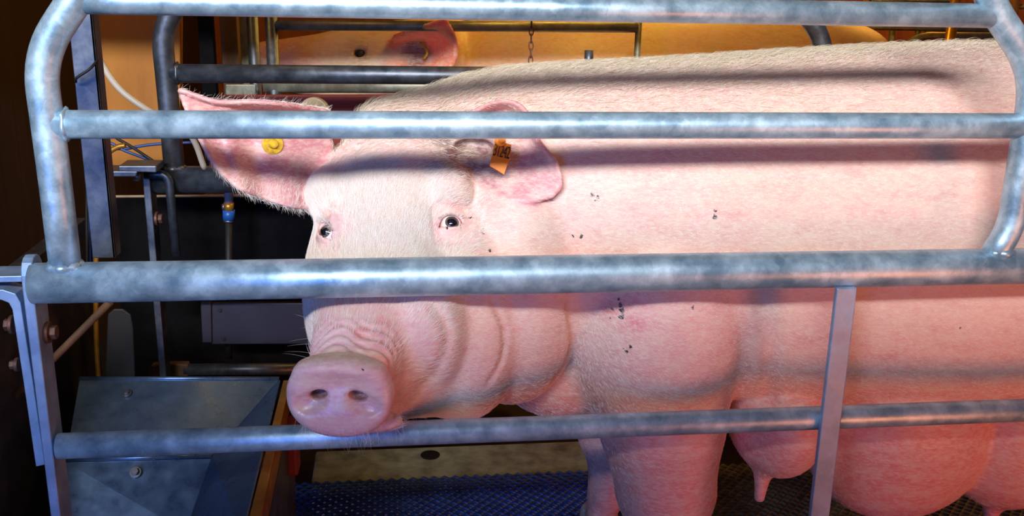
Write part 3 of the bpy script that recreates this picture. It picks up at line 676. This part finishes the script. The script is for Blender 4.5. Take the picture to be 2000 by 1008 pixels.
# ------------------------------------------------------------------ the crate sides
ZT, ZM, ZB, ZL = 0.9682, 0.8279, 0.6345, 0.4165
def crate_side(y, s, m, ms, label, cat='crate side'):       # s = +1 near side, -1 far side (mirrored)
    root = empty('crate_side', (-0.43, y, 0), label, cat)
    xl, xr = -0.392, 0.838
    dz = 0.0
    path = fillet([(xl, y, ZB+0.012), (xl-0.001, y, 0.78), (-0.396, y, 0.905), (-0.348, y, ZT+0.004), (-0.29, y, 1.04)], 0.05, 8)
    tube('bent_corner_tube', path, 0.0185, m, root, 28)
    tube('top_rail', [(-0.345, y, ZT), (-0.30, y, ZT), (0.2, y, ZT), (0.772, y, ZT)], 0.0150, m, root, 28)
    path = fillet([(0.74, y, 1.02), (0.765, y, ZT+0.008), (0.836, y, 0.900), (xr, y, 0.80), (xr, y, ZB+0.055), (0.815, y, ZB+0.01)], 0.05, 8)
    tube('bent_end_tube', path, 0.0180, m, root, 28)
    tube('middle_rail', [(xl+0.006, y, ZM), (0.1, y, ZM), (0.6, y, ZM), (xr+0.1, y, ZM)], 0.0168, m, root, 28)
    tube('main_rail', [(-0.432, y, ZB), (0, y, ZB), (0.6, y, ZB), (1.5, y, ZB)], 0.0250, m, root, 36)
    tube('lower_rail', [(-0.425, y, ZL), (0, y, ZL), (0.6, y, ZL), (1.5, y, ZL)], 0.0165, m, root, 28)
    for x, z, r in ((xl, ZB+0.022, 0.021), (0.826, ZB+0.022, 0.021)):     # weld collars
        bm = bmesh.new(); bmesh.ops.create_uvsphere(bm, u_segments=28, v_segments=14, radius=1.0)
        for v in bm.verts:
            a = math.atan2(v.co.y, v.co.x); k = 1+0.07*math.sin(a*7)+0.05*math.sin(a*13+1)
            v.co = Vector((x+v.co.x*r*k*1.05, y+v.co.y*r*k, z+v.co.z*0.010))
        from_bm('weld', bm, m, root, True)
    bm = bmesh.new(); bmesh.ops.create_uvsphere(bm, u_segments=28, v_segments=14, radius=1.0)
    for v in bm.verts:
        a = math.atan2(v.co.z, v.co.y); k = 1+0.08*math.sin(a*6)+0.04*math.sin(a*11)
        v.co = Vector((xl+0.0185+v.co.x*0.006, y+v.co.y*0.019*k, ZM+v.co.z*0.0195*k))
    from_bm('weld', bm, m, root, True)
    box('upright_bar', (0.600, y-s*0.022, 0.3075), (0.0285, 0.008, 0.617), ms, root, bevel=0.0015)
    # flat end bar set edge-on, with its rounded top against the main rail
    pts = []
    for a in np.linspace(0, PI, 9): pts.append((-0.4415, y+0.021*math.cos(a)+s*0.012, ZB+0.012+0.021*math.sin(a)))
    pts += [(-0.4415, y-0.021+s*0.012, 0.0), (-0.4415, y+0.021+s*0.012, 0.0)]
    prism('end_bar', pts, (0.0125, 0, 0), ms, root, bevel=0.0015)
    bolt('bolt', (-0.428, y+s*0.016, 0.565), (1, 0, 0), 0.009, 0.012, M_RUST, root)
    return root
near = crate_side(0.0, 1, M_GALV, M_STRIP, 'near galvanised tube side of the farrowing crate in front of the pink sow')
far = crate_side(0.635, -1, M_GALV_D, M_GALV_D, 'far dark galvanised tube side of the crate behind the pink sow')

# flat bracket and bent flat bar left of the near side
root = empty('gate_hanger', (-0.47, 0.0, 0.55), 'bent flat steel gate frame at the left edge, against the crate end bar', 'gate frame')
prism('top_strip', [W(-60, 541, 0), W(43, 539, 0), W(43, 551, 0), W(-60, 553, 0)], (0, 0.045, 0), M_STRIP, root, bevel=0.001)
outer = [W(-60, 567, 0), W(5, 566, 0), W(30, 574, 0), W(40, 592, 0), W(65, 750, 0), W(88, 908, 0)]
inner = [W(70, 912, 0), W(47, 755, 0), W(24, 605, 0), W(17, 592, 0), W(2, 586, 0), W(-60, 588, 0)]
prism('bent_flat_bar', outer+inner, (0, 0.035, 0), M_STRIP, root, bevel=0.001)
bolt('bolt', W(26, 634, 0.02), (-1, 0, 0), 0.008, 0.010, M_RUST, root)
bolt('bolt', W(36, 712, 0.02), (-1, 0, 0), 0.006, 0.010, M_RUST, root)

# ------------------------------------------------------------------ setting
def wall(name, c, s, m): return struct(box(name, c, s, m, bevel=0))
wall('wall_left', (-0.95, 1.9, 1.2), (0.05, 4.6, 2.8), M_DARKWOOD)
wall('wall_back', (1.8, 4.2, 1.2), (6.0, 0.05, 2.8), M_ORANGE)
wall('window_light_blocker', (1.8, 0.56, 1.75), (5.5, 0.03, 1.5), M_BROWN)  # unseen panel, added to keep window light off the second sow
wall('ceiling', (1.8, 2.2, 2.55), (6.0, 4.1, 0.05), M_DARKWOOD)
o = box('added_shade_board', (0.5, -1.62, 1.31), (4.0, 0.03, 0.37), M_DARKWOOD, bevel=0)  # put behind the camera only to keep window light off the lower rail
tag(o, 'dark board added behind the camera to shade the lower rail', 'board')
wall('floor', (1.3, 0.8, -0.17), (5.4, 7.0, 0.04), M_PIT)
# floor coverings
def mesh_floor(name, x0, x1, y0, y1, m, px=0.022, py=0.0115, label=None):
    bm = bmesh.new(); j = 0; y = y0
    while y < y1:
        xs_ = np.arange(x0, x1+1e-6, px/4); ph = PI if j % 2 else 0
        prev = None
        for x in xs_:
            a = 2*PI*(x-x0)/px+ph; yy = y+0.0036*math.sin(a); zz = 0.0014*math.sin(a)
            q = [bm.verts.new((x, yy-0.0026, zz-0.006)), bm.verts.new((x, yy-0.0020, zz)), bm.verts.new((x, yy+0.0020, zz+0.0006)), bm.verts.new((x, yy+0.0026, zz-0.006))]
            if prev:
                for i in range(3): bm.faces.new((prev[i], q[i], q[i+1], prev[i+1])).smooth = True
            prev = q
        y += py; j += 1
    o = from_bm(name, bm, m)
    return o
o = mesh_floor('floor_grating', -0.22, 0.46, -0.02, 0.640, M_BLUEPL)
tag(o, 'dark blue plastic coated grating floor under the sow and beside the trough', 'floor grating')
o = mesh_floor('floor_grating', 0.47, 1.60, -0.02, 0.640, M_IRON)
tag(o, 'dark olive iron grating floor seen between the fore leg and the belly', 'floor grating')
bm = bmesh.new(); box_bm(bm, (0.13, 0.715, -0.055), (0.60, 0.145, 0.10))
o = from_bm('floor_slab', bm, M_CONC, bevel=0.004); tag(o, 'pale dirty concrete floor strip behind the blue grating', 'floor slab')
hp = W(840, 872, 0.75)
bm = bmesh.new(); tube_bm(bm, [(hp[0], 0.745, -0.003), (hp[0], 0.745, -0.001)], 0.017, 24); tube_bm(bm, [(hp[0], 0.745, -0.0035), (hp[0], 0.745, -0.0025)], 0.021, 24)
tag(from_bm('dark_hole_disc', bm, M_BLACK), 'small black disc standing for a dark hole in the pale concrete strip', 'hole')  # flat black disc in place of a dark hole in the slab

# ------------------------------------------------------------------ trough
def quadp(bm, pts): bm.faces.new([bm.verts.new(V(p)) for p in pts])
root = empty('feed_trough', (-0.33, 0.28, 0.0), 'stainless steel feed trough with a brass coloured rim at the lower left', 'trough')
TR = W(545, 742, 0.50); TL = W(155, 742, 0.50); zr = TR[2]
KR = W(415, 890, 0.36); KL = W(128, 897, 0.36); BR = W(365, 1040, 0.27); BL = W(110, 1060, 0.27)
def thick(name, pts, off, m, parent, bevel=0.0008): return prism(name, pts, off, m, parent, bevel)
thick('back_plate', [TL, TR, KR, KL], (0, 0.003, -0.002), M_SHEET, root)
thick('bottom_plate', [KL+np.array([0, -0.002, -0.004]), KR+np.array([0, -0.002, -0.004]), BR, BL], (0, 0.003, -0.002), M_SHEET, root)
RN = W(497, 1012, 0.03); RF = np.array([TR[0]+0.012, 0.50, zr])
RNk = np.array([RN[0]-0.01, 0.02, zr])
thick('right_plate', [TR, np.array([RNk[0], -0.02, zr]), np.array([BR[0]-0.02, -0.02, BR[2]-0.05]), BR, KR], (0.003, 0, -0.001), M_SHEET, root)
bm = bmesh.new(); tube_bm(bm, [np.array([TL[0], 0.502, TL[2]+0.002]), np.array([TR[0], 0.502, TR[2]+0.002])], 0.0035, 12); from_bm('back_rim', bm, M_SHEET, root)
bm = bmesh.new(); tube_bm(bm, [KL+np.array([0, -.003, .001]), KR+np.array([0, -.003, .001])], 0.0035, 12); from_bm('fold_lip', bm, M_SHEET, root)
g0, g1 = W(560, 746, 0.50), W(496, 1012, 0.03); g1b = np.array([g1[0]-0.006, -0.03, g0[2]])
prism('side_rim', [g0+np.array([-0.006, 0, 0.004]), g0+np.array([0.007, 0, 0.004]), np.array([g1[0]+0.011, -0.02, g0[2]+0.004]), np.array([g1[0]-0.006, -0.02, g0[2]+0.004])], (0, 0, -0.05), M_BRASS, root, bevel=0.002)
prism('outer_plate', [g0+np.array([0.007, 0, -0.04]), np.array([g1[0]+0.011, -0.02, g0[2]-0.04]), np.array([g1[0]+0.011, -0.02, -0.01]), np.array([g0[0]+0.007, 0.5, -0.01])], (-0.004, 0, 0), M_GALV_D, root)
nb = np.cross(TR-TL, KL-TL); nb /= np.linalg.norm(nb); nb = nb if nb[1] < 0 else -nb
bolt('bolt', W(248, 768, 0.472), tuple(nb), 0.0055, 0.007, M_STEEL, root)
nb2 = np.cross(KR-KL, BL-KL); nb2 /= np.linalg.norm(nb2); nb2 = nb2 if nb2[1] < 0 else -nb2
bolt('bolt', W(265, 923, 0.340), tuple(nb2), 0.0065, 0.009, M_STEEL, root)
o = box('red_plastic_piece', (W(571, 870, 0.42)+np.array([0, 0, 0])), (0.022, 0.05, 0.10), M_REDPVC, bevel=0.006)
tag(o, 'small red plastic piece between the trough rim and the blue grating', 'plastic piece')

# ------------------------------------------------------------------ left side fittings inside the crate
root = empty('channel_post', W(170, 500, 0.16), 'tall blue grey steel channel post behind the left end of the near side', 'post')
a0, a1, b0, b1 = W(128, -40, 0.16), W(186, -40, 0.16), W(181, 530, 0.16), W(217, 530, 0.16)
x0 = (a0[0]+b0[0])/2; x1 = (a1[0]+b1[0])/2; 
prism('web', [(x0, 0.16, 0.62), (x1, 0.16, 0.62), (x1, 0.16, 1.3), (x0, 0.16, 1.3)], (0, 0.004, 0), M_GALV_D, root, bevel=0.001)
prism('flange', [(x1-0.004, 0.16, 0.62), (x1, 0.16, 0.62), (x1, 0.16, 1.3), (x1-0.004, 0.16, 1.3)], (0, 0.03, 0), M_GALV_D, root, bevel=0.001)
hk = W(150, 158, 0.15)
tag(tube('wire_hook', cr([W(148, 160, 0.15), W(150, 152, 0.14), W(175, 135, 0.14), W(190, 118, 0.15)], 6), 0.0018, M_BLACK, None, 8), 'short dark bent wire tied through the channel post', 'wire')
o = tube('water_hose', cr([W(168, -260, 0.5), W(172, 0, 0.5), W(186, 90, 0.5), W(205, 135, 0.5), W(240, 180, 0.5), W(300, 222, 0.5), W(370, 262, 0.52), W(400, 330, 0.55)], 8), 0.0052, M_HOSE, None, 16)
tag(o, 'thin cream hose curving down in front of the ochre board', 'hose')
tag(prism('ochre_board', [W(180, -60, 0.95), W(352, -60, 0.95), W(352, 330, 0.95), W(180, 330, 0.95)], (0, 0.03, 0), M_OCHRE, bevel=0.003), 'ochre painted board behind the far left end of the crate', 'board')
for xa, xb, Y, m, nm, lb in ((428, 462, 0.98, M_BROWN, 'timber_post', 'flat brown timber post right of the ochre board'), (462, 484, 1.02, M_GALV_O, 'steel_post', 'narrow dark steel post beside the brown timber post')):
    p0 = W(xa, 30, Y); p1 = W(xb, 30, Y)
    tag(box(nm, ((p0[0]+p1[0])/2, Y+0.02, 0.55), (p1[0]-p0[0], 0.04, 1.5), m), lb, 'post')
p0 = W(400, 60, 0.86); tag(box('dark_post', (p0[0], 0.88, 0.6), (0.028, 0.03, 1.4), M_BLACKPVC), 'dark narrow post between the far crate corner and the brown timber post', 'post')
# hinge bracket on the far side
root = empty('hinge_bracket', W(270, 325, 0.6), 'flat steel hinge bracket joining the channel post to the far crate side', 'bracket')
Y = 0.6
prism('lower_strap', [W(195, 322, Y), W(285, 322, Y), W(282, 333, Y), W(195, 333, Y)], (0, -0.06, 0), M_GALV_D, root, bevel=0.002)
prism('upper_strap', [W(248, 312, Y), W(320, 312, Y), W(320, 325, Y), W(248, 323, Y)], (0, -0.06, 0), M_GALV_D, root, bevel=0.002)
tube('pin', [W(268, 335, Y-0.03), W(268, 352, Y-0.03)], 0.0065, M_STEEL, root, 16)
tube('elbow', fillet([W(282, 341, Y), W(320, 341, Y), W(330, 352, Y), W(345, 500, Y)], 0.02, 6), 0.008, M_GALV_D, root, 12)
# partition boards between the crates
tag(prism('partition_board', [W(215, 385, 0.80), W(640, 388, 0.80), (0.2, 0.80, 0.0), (-0.55, 0.80, 0.0)], (0, 0.02, 0), M_BLACKPVC, bevel=0.002), 'black partition board with a thin light top edge behind the crate', 'partition')
z_ = W(400, 385, 0.80)[2]
tag(box('edge_strip', ((-0.16), 0.798, z_+0.003), (0.78, 0.006, 0.005), M_TAN), 'thin tan strip along the top of the black partition board', 'edging')
root = empty('grey_board', W(490, 630, 0.68), 'grey plastic board with corner screw holes hung low at the back of the crate', 'board')
prism('board', [W(413, 592, 0.68), W(640, 592, 0.68), W(640, 672, 0.68), W(413, 673, 0.68)], (0, 0.012, 0), M_GREYPVC, root, bevel=0.002)
prism('end_clip', [W(391, 590, 0.675), W(412, 590, 0.675), W(414, 670, 0.675), W(395, 670, 0.675)], (0, 0.014, 0), M_GREYPVC, root, bevel=0.002)
for px, py in ((429, 606), (436, 662)): bolt('screw', W(px, py, 0.678), (0, -1, 0), 0.003, 0.003, M_BLACK, root)
# drinker pipe
root = empty('drinker_pipe', W(445, 400, 0.715), 'hanging clear water pipe with a blue fitting below the left ear', 'pipe')
tube('pipe', [W(446, 340, 0.715), W(447, 398, 0.715)], 0.0085, M_TEALTUBE, root, 18)
tube('brass_collar', [W(447, 396, 0.715), W(447, 410, 0.715)], 0.0098, M_BRASS, root, 18)
tube('blue_fitting', [W(447, 410, 0.715), W(447, 429, 0.715)], 0.0118, M_BLUEFIT, root, 18)
tube('chrome_ring', [W(447, 429, 0.715), W(447, 433, 0.715)], 0.0100, M_STEEL, root, 18)
tube('lower_pipe', [W(447, 433, 0.715), W(447, 700, 0.715)], 0.0070, M_BLACK, root, 14)
tube('wing_screw', [W(434, 404, 0.712), W(440, 404, 0.712)], 0.006, M_STEEL, root, 14)
# cables
tag(tube('cable', cr([W(180, 600, 0.8), W(182, 380, 0.8), W(200, 300, 0.8), W(250, 290, 0.8), W(300, 282, 0.8), W(380, 278, 0.8)], 6), 0.003, M_BLUECABLE, None, 8), 'upper blue cable running left of the far crate corner', 'cable')
tag(tube('cable', cr([W(176, 600, 0.78), W(176, 330, 0.78), W(205, 280, 0.78), W(245, 295, 0.78), W(290, 312, 0.78)], 6), 0.003, M_BLUECABLE, None, 8), 'lower blue cable sloping down to the hinge bracket', 'cable')
tag(tube('cable', cr([W(170, 600, 0.76), W(172, 330, 0.76), W(200, 262, 0.76), W(236, 275, 0.76), W(262, 290, 0.76), W(300, 315, 0.76)], 6), 0.003, M_BLACK, None, 8), 'black cable sloping down to the hinge bracket', 'cable')
tag(tube('orange_hose_end', cr([(W(190, 700, 0.7)[0], 0.7, -0.15), W(190, 700, 0.7), W(192, 360, 0.7), W(208, 305, 0.7), W(228, 288, 0.7), W(245, 284, 0.7)], 6), 0.005, M_BRASS, None, 12), 'short orange brown hose end behind the channel post', 'hose')
# things low at the left
pts = [W(205, 740, 0.52)]+[W(210, 615, 0.52), W(222, 604, 0.52), W(240, 604, 0.52), W(255, 615, 0.52), W(260, 640, 0.52)]+[W(264, 740, 0.52)]
tag(prism('guard_plate', pts, (0, 0.006, 0), M_BLACK, bevel=0.002), 'dark round topped steel plate standing behind the trough', 'plate')
a, b = W(215, 590, 0.35), W(105, 700, 0.35); b = b+(b-a)*0.75
tag(tube('diagonal_strut', [a, b], 0.006, M_BROWN, None, 12), 'thin brown diagonal strut below the left end of the thick rail', 'strut')
tag(box('dark_side_board', (-0.62, 0.45, 0.25), (0.03, 0.7, 0.55), M_DARKSTEEL), 'dark brown side board left of the trough', 'board')
root = empty('low_rail', W(450, 724, 0.66), 'low dark steel rail with a flat end behind the trough', 'rail')
tube('tube', [W(360, 722, 0.66), W(640, 720, 0.66)], 0.012, M_GALV_D, root, 20)
prism('flat_end', [W(287, 728, 0.65), W(296, 714, 0.65), W(320, 710, 0.65), W(368, 712, 0.65), W(368, 736, 0.65), W(290, 736, 0.65)], (0, 0.02, 0), M_BROWN, root, bevel=0.003)
# beige disc behind the left ear
c = W(612, 222, 0.42)
bm = bmesh.new(); tube_bm(bm, [c, c+np.array([0.004, 0.012, 0])], 0.026, 40); o = from_bm('round_cap', bm, M_TAN, bevel=0.002)
tag(o, 'round beige cap showing just above the root of the left ear', 'cap')

# ------------------------------------------------------------------ the next crate with the second sow
H2 = W(548, 112, 1.03)
B2 = Loft((0, 1.13, 0.66), (1, 0, 0), (0, 1, 0), [
    (0.10, 0, 0.06, 0.11, 0.16), (0.2, 0, 0.05, 0.17, 0.20), (0.4, 0, 0.03, 0.22, 0.245), (0.7, 0, 0.01, 0.25, 0.28), (1.0, 0, 0.0, 0.26, 0.30), (1.18, 0, -0.01, 0.22, 0.25), (1.28, 0, -0.04, 0.12, 0.15)], 2.2, 0.12)
HD2 = Loft((-0.30, 1.06, 0.808), (1, 0.05, 0.0), (0, 1, 0), [
    (0, 0, 0.0, 0.05, 0.048), (0.06, 0, 0.0, 0.055, 0.055), (0.14, 0, -0.005, 0.075, 0.072), (0.22, 0, -0.015, 0.10, 0.100), (0.32, 0, -0.03, 0.12, 0.13), (0.46, 0, -0.03, 0.12, 0.14)], 2.3, 0.04)
EAR_2 = patch([[W(765, 135, 0.96), W(830, 140, 0.93), W(872, 138, 0.90)],
               [W(770, 110, 0.99), W(832, 108, 0.985), W(886, 112, 0.885)],
               [W(772, 84, 0.98), W(832, 82, 0.965), W(886, 78, 0.865)],
               [W(776, 72, 0.94), W(822, 56, 0.865), W(868, 43, 0.832)]], (40, 40))
def sow2_base(P):
    d = smin(B2(P), HD2(P), 0.06)
    d = smin(d, ell(P, (0.08, 1.08, 0.66), (0.14, 0.14, 0.13)), 0.05)
    for y in (0.98, 1.28):
        d = smin(d, chain(P, [(0.35, y, 0.5), (0.35, y, 0.25), (0.35, y, 0.05)], [0.11, 0.06, 0.035]), 0.04)
        d = smin(d, chain(P, [(1.1, y, 0.55), (1.04, y, 0.36), (1.15, y, 0.24), (1.12, y, 0.05)], [0.16, 0.11, 0.055, 0.035]), 0.04)
        d = smin(d, ell(P, (0.34, y, 0.03), (0.045, 0.04, 0.035)), 0.01); d = smin(d, ell(P, (1.11, y, 0.03), (0.045, 0.04, 0.035)), 0.01)
    return d
E2 = hit(sow2_base, 702, 104, 1.5, 3.0)
if E2 is None: E2 = W(702, 104, 1.0)
n2_ = nrm_at(sow2_base, E2); E2c = E2-n2_*0.008
def sow2_sdf(P):
    d = sow2_base(P); d = smin(d, sheet(P, EAR_2, 0.0055), 0.02)
    d = ssub(d, ell(P, E2, (0.014, 0.02, 0.006)), 0.010)
    return d
m2, V2, Q2 = sdf_mesh('sow', sow2_sdf, np.concatenate([np.arange(-0.38, 0.30, 0.005), np.arange(0.30, 1.42, 0.009)]), np.concatenate([np.arange(0.80, 1.15, 0.006), np.arange(1.15, 1.44, 0.010)]), np.arange(-0.02, 1.02, 0.008), 2)
c2 = np.tile(np.array([0.70, 0.50, 0.24]), (len(V2), 1))  # yellow of the barn lamps put into the skin colour
de = np.abs(sheet(V2, EAR_2, 0.0)); w_ = (1-sstep(de, 0.008, 0.02))[:, None]; c2 = c2*(1-w_)+np.array([0.95, 0.22, 0.05])*w_  # red orange ear: backlight painted into its colour
w_ = (np.exp(-(np.linalg.norm((V2-W(812, 104, 0.975))*np.array([1, 0.4, 0.8]), axis=1)/0.030)**4)*(de < 0.03))[:, None]; c2 = c2*(1-w_)+np.array([0.06, 0.02, 0.015])*w_  # dark ear hollow, its shade painted instead of carved
w_ = (0.6*np.exp(-(np.linalg.norm(V2-E2, axis=1)/0.028)**2))[:, None]; c2 = c2*(1-w_)+np.array([0.25, 0.10, 0.05])*w_
w_ = (1-sstep(V2[:, 0], -0.26, -0.08))[:, None]; c2 = c2*(1-w_)+np.array([0.72, 0.26, 0.16])*w_
ca = m2.color_attributes.new('skin', 'FLOAT_COLOR', 'POINT'); ca.data.foreach_set('color', np.concatenate([c2, np.zeros((len(c2), 1))], 1).astype(np.float32).ravel())
m2m = skin_mat('second_sow_skin', []); b2_ = m2m.node_tree.nodes['Principled BSDF']
b2_.inputs['Subsurface Weight'].default_value = 0.8; b2_.inputs['Subsurface Radius'].default_value = (1.0, 0.35, 0.12); b2_.inputs['Subsurface Scale'].default_value = 0.02
sow2 = link_mesh('sow', m2, m2m)
tag(sow2, 'second sow in the next crate behind, facing left, with a backlit ear tinted red orange', 'pig')
bm = bmesh.new(); bmesh.ops.create_uvsphere(bm, u_segments=24, v_segments=16, radius=0.010); me = bpy.data.meshes.new('eye'); bm.to_mesh(me); bm.free()
o = link_mesh('eye', me, M_BLACK); o.parent = sow2; o.location = V(E2c)
bm = bmesh.new(); tube_bm(bm, cr([W(820, 85, 0.955), W(830, 92, 0.950), W(834, 104, 0.945), W(828, 114, 0.950)], 4), 0.003, 10)
tag(from_bm('ear_tag', bm, M_YTAG), 'curved yellow tag inside the backlit ear of the second sow', 'ear tag')

root = empty('next_crate_side', W(530, 180, 0.86), 'yellowed tube side of the next crate in front of the second sow', 'crate side')
YN = 0.86
tube('upper_rail', [W(537, 49, YN), W(1245, 54, YN)], 0.0105, M_GALV_O, root, 20)
tube('lower_rail', [W(515, 167, YN), W(1290, 170, YN)], 0.0145, M_GALV_O, root, 20)
p = W(530, 50, YN); tube('corner_post', [(p[0], YN, 0.0), (p[0], YN, 1.05)], 0.0125, M_GALV_D, root, 20)
p = W(1247, 60, YN); tube('end_post', [(p[0], YN, 0.3), (p[0], YN, 1.05)], 0.007, M_GALV_O, root, 16)
prism('hinge_plate', [W(440, 165, YN), W(500, 165, YN), W(500, 192, YN), W(440, 192, YN)], (0, 0.01, 0), M_GALV_O, root, bevel=0.002)
p = W(497, 120, 0.92)
tag(tube('steel_tube_post', [(p[0], 0.92, 0), (p[0], 0.92, 1.2)], 0.012, M_GALV_D, None, 18), 'round dark steel post just left of the next crate corner', 'post')
tag(prism('red_board', [W(430, 186, 0.822), W(1100, 186, 0.822), (0.32, 0.822, 0.45), (-0.40, 0.822, 0.45)], (0, 0.015, 0), M_REDPVC, bevel=0.002), 'red plastic board below the rail of the next crate', 'board')
# chain
root = empty('hanging_chain', W(1037, 40, 0.80), 'thin dark chain hanging in front of the second sow', 'chain')
for i in range(9):
    py = 22+i*14.5; ang = (i % 2)*PI/2; a = W(1038.5-i*0.35, py, 0.80); b = W(1038.5-i*0.35, py+19, 0.80); mid = (a+b)/2; hl = (a[2]-b[2])/2; pts = []
    for t in np.linspace(0, 2*PI, 20, endpoint=False):
        q = np.array([0.0042*math.cos(t), 0, hl*math.sin(t)]); q[2] += 0.0
        pts.append(mid+np.array([q[0]*math.cos(ang), q[0]*math.sin(ang), q[2]]))
    pts.append(pts[0]); pts.append(pts[1])
    tube('link', pts, 0.0012, M_RUST, root, 8, cap=False)
a = W(1038.5, 24, 0.80); tube('hanger_rod', [(a[0], 0.80, a[2]), (a[0], 0.80, 2.53)], 0.003, M_RUST, root, 8)
p = W(1137, 110, 0.70); tag(tube('bolt_stub', [(p[0], 0.635, ZM+0.012), (p[0], 0.635, W(1137, 98, 0.635)[2])], 0.0085, M_GALV_D, None, 16), 'short dark steel stub on the far middle rail right of the chain', 'stub')

# ------------------------------------------------------------------ far stalls at the top right
def far_tube(name, pix, Y, r, m, label, cat, group=None):
    o = tube(name, fillet([W(a, b, Y) for a, b in pix], 0.06, 5), r, m, None, 14); return tag(o, label, cat, group)
root = empty('stall_side', W(1790, 60, 2.2), 'long tube side of a far stall against the orange boarding', 'stall side')
tube('rail', [W(1620, 51, 2.2), W(2010, 60, 2.2)], 0.010, M_GALV_O, root, 14)
for px, ww in ((1698, 0.008), (1743, 0.010), (1793, 0.010), (1810, 0.007)):
    p = W(px, 60, 2.2); tube('post', [(p[0], 2.2, 0), (p[0], 2.2, p[2])], ww, M_GALV_O, root, 12)
p = W(1683, 60, 2.0); q = W(1683, -30, 2.0); tag(tube('yellow_post', [(p[0], 2.0, 0), (p[0], 2.0, q[2])], 0.008, M_BRASS, None, 14), 'thin yellow post before the far stall, left of the thicker one', 'post')
root = empty('stall_side', W(1850, 75, 1.75), 'nearer far stall side with a rounded top corner above the back of the sow', 'stall side')
tube('bent_rail', fillet([(W(1765, 90, 1.75)[0], 1.75, 0.0), W(1765, 90, 1.75), W(1800, 70, 1.75), W(2030, 72, 1.75)], 0.07, 6), 0.012, M_GALV_O, root, 16)
p = W(1858, 60, 1.7); q = W(1858, -60, 1.7); tag(tube('yellow_post', [(p[0], 1.7, 0), (p[0], 1.7, q[2])], 0.016, M_BRASS, None, 16), 'thick yellow post rising behind the back of the sow', 'post')
root = empty('stall_side', W(1960, 20, 2.6), 'distant stall side in the orange upper right corner', 'stall side')
tube('rail', [W(1980, 13, 2.6), W(2060, 14, 2.6)], 0.010, M_GALV_O, root, 14)
p = W(1980, 10, 2.6); tube('post', [(p[0], 2.6, 0), (p[0], 2.6, p[2]+0.2)], 0.022, M_BROWN, root, 14)
tube('rail', [W(1700, 1, 2.6), W(1860, 3, 2.6)], 0.008, M_GALV_O, root, 12)
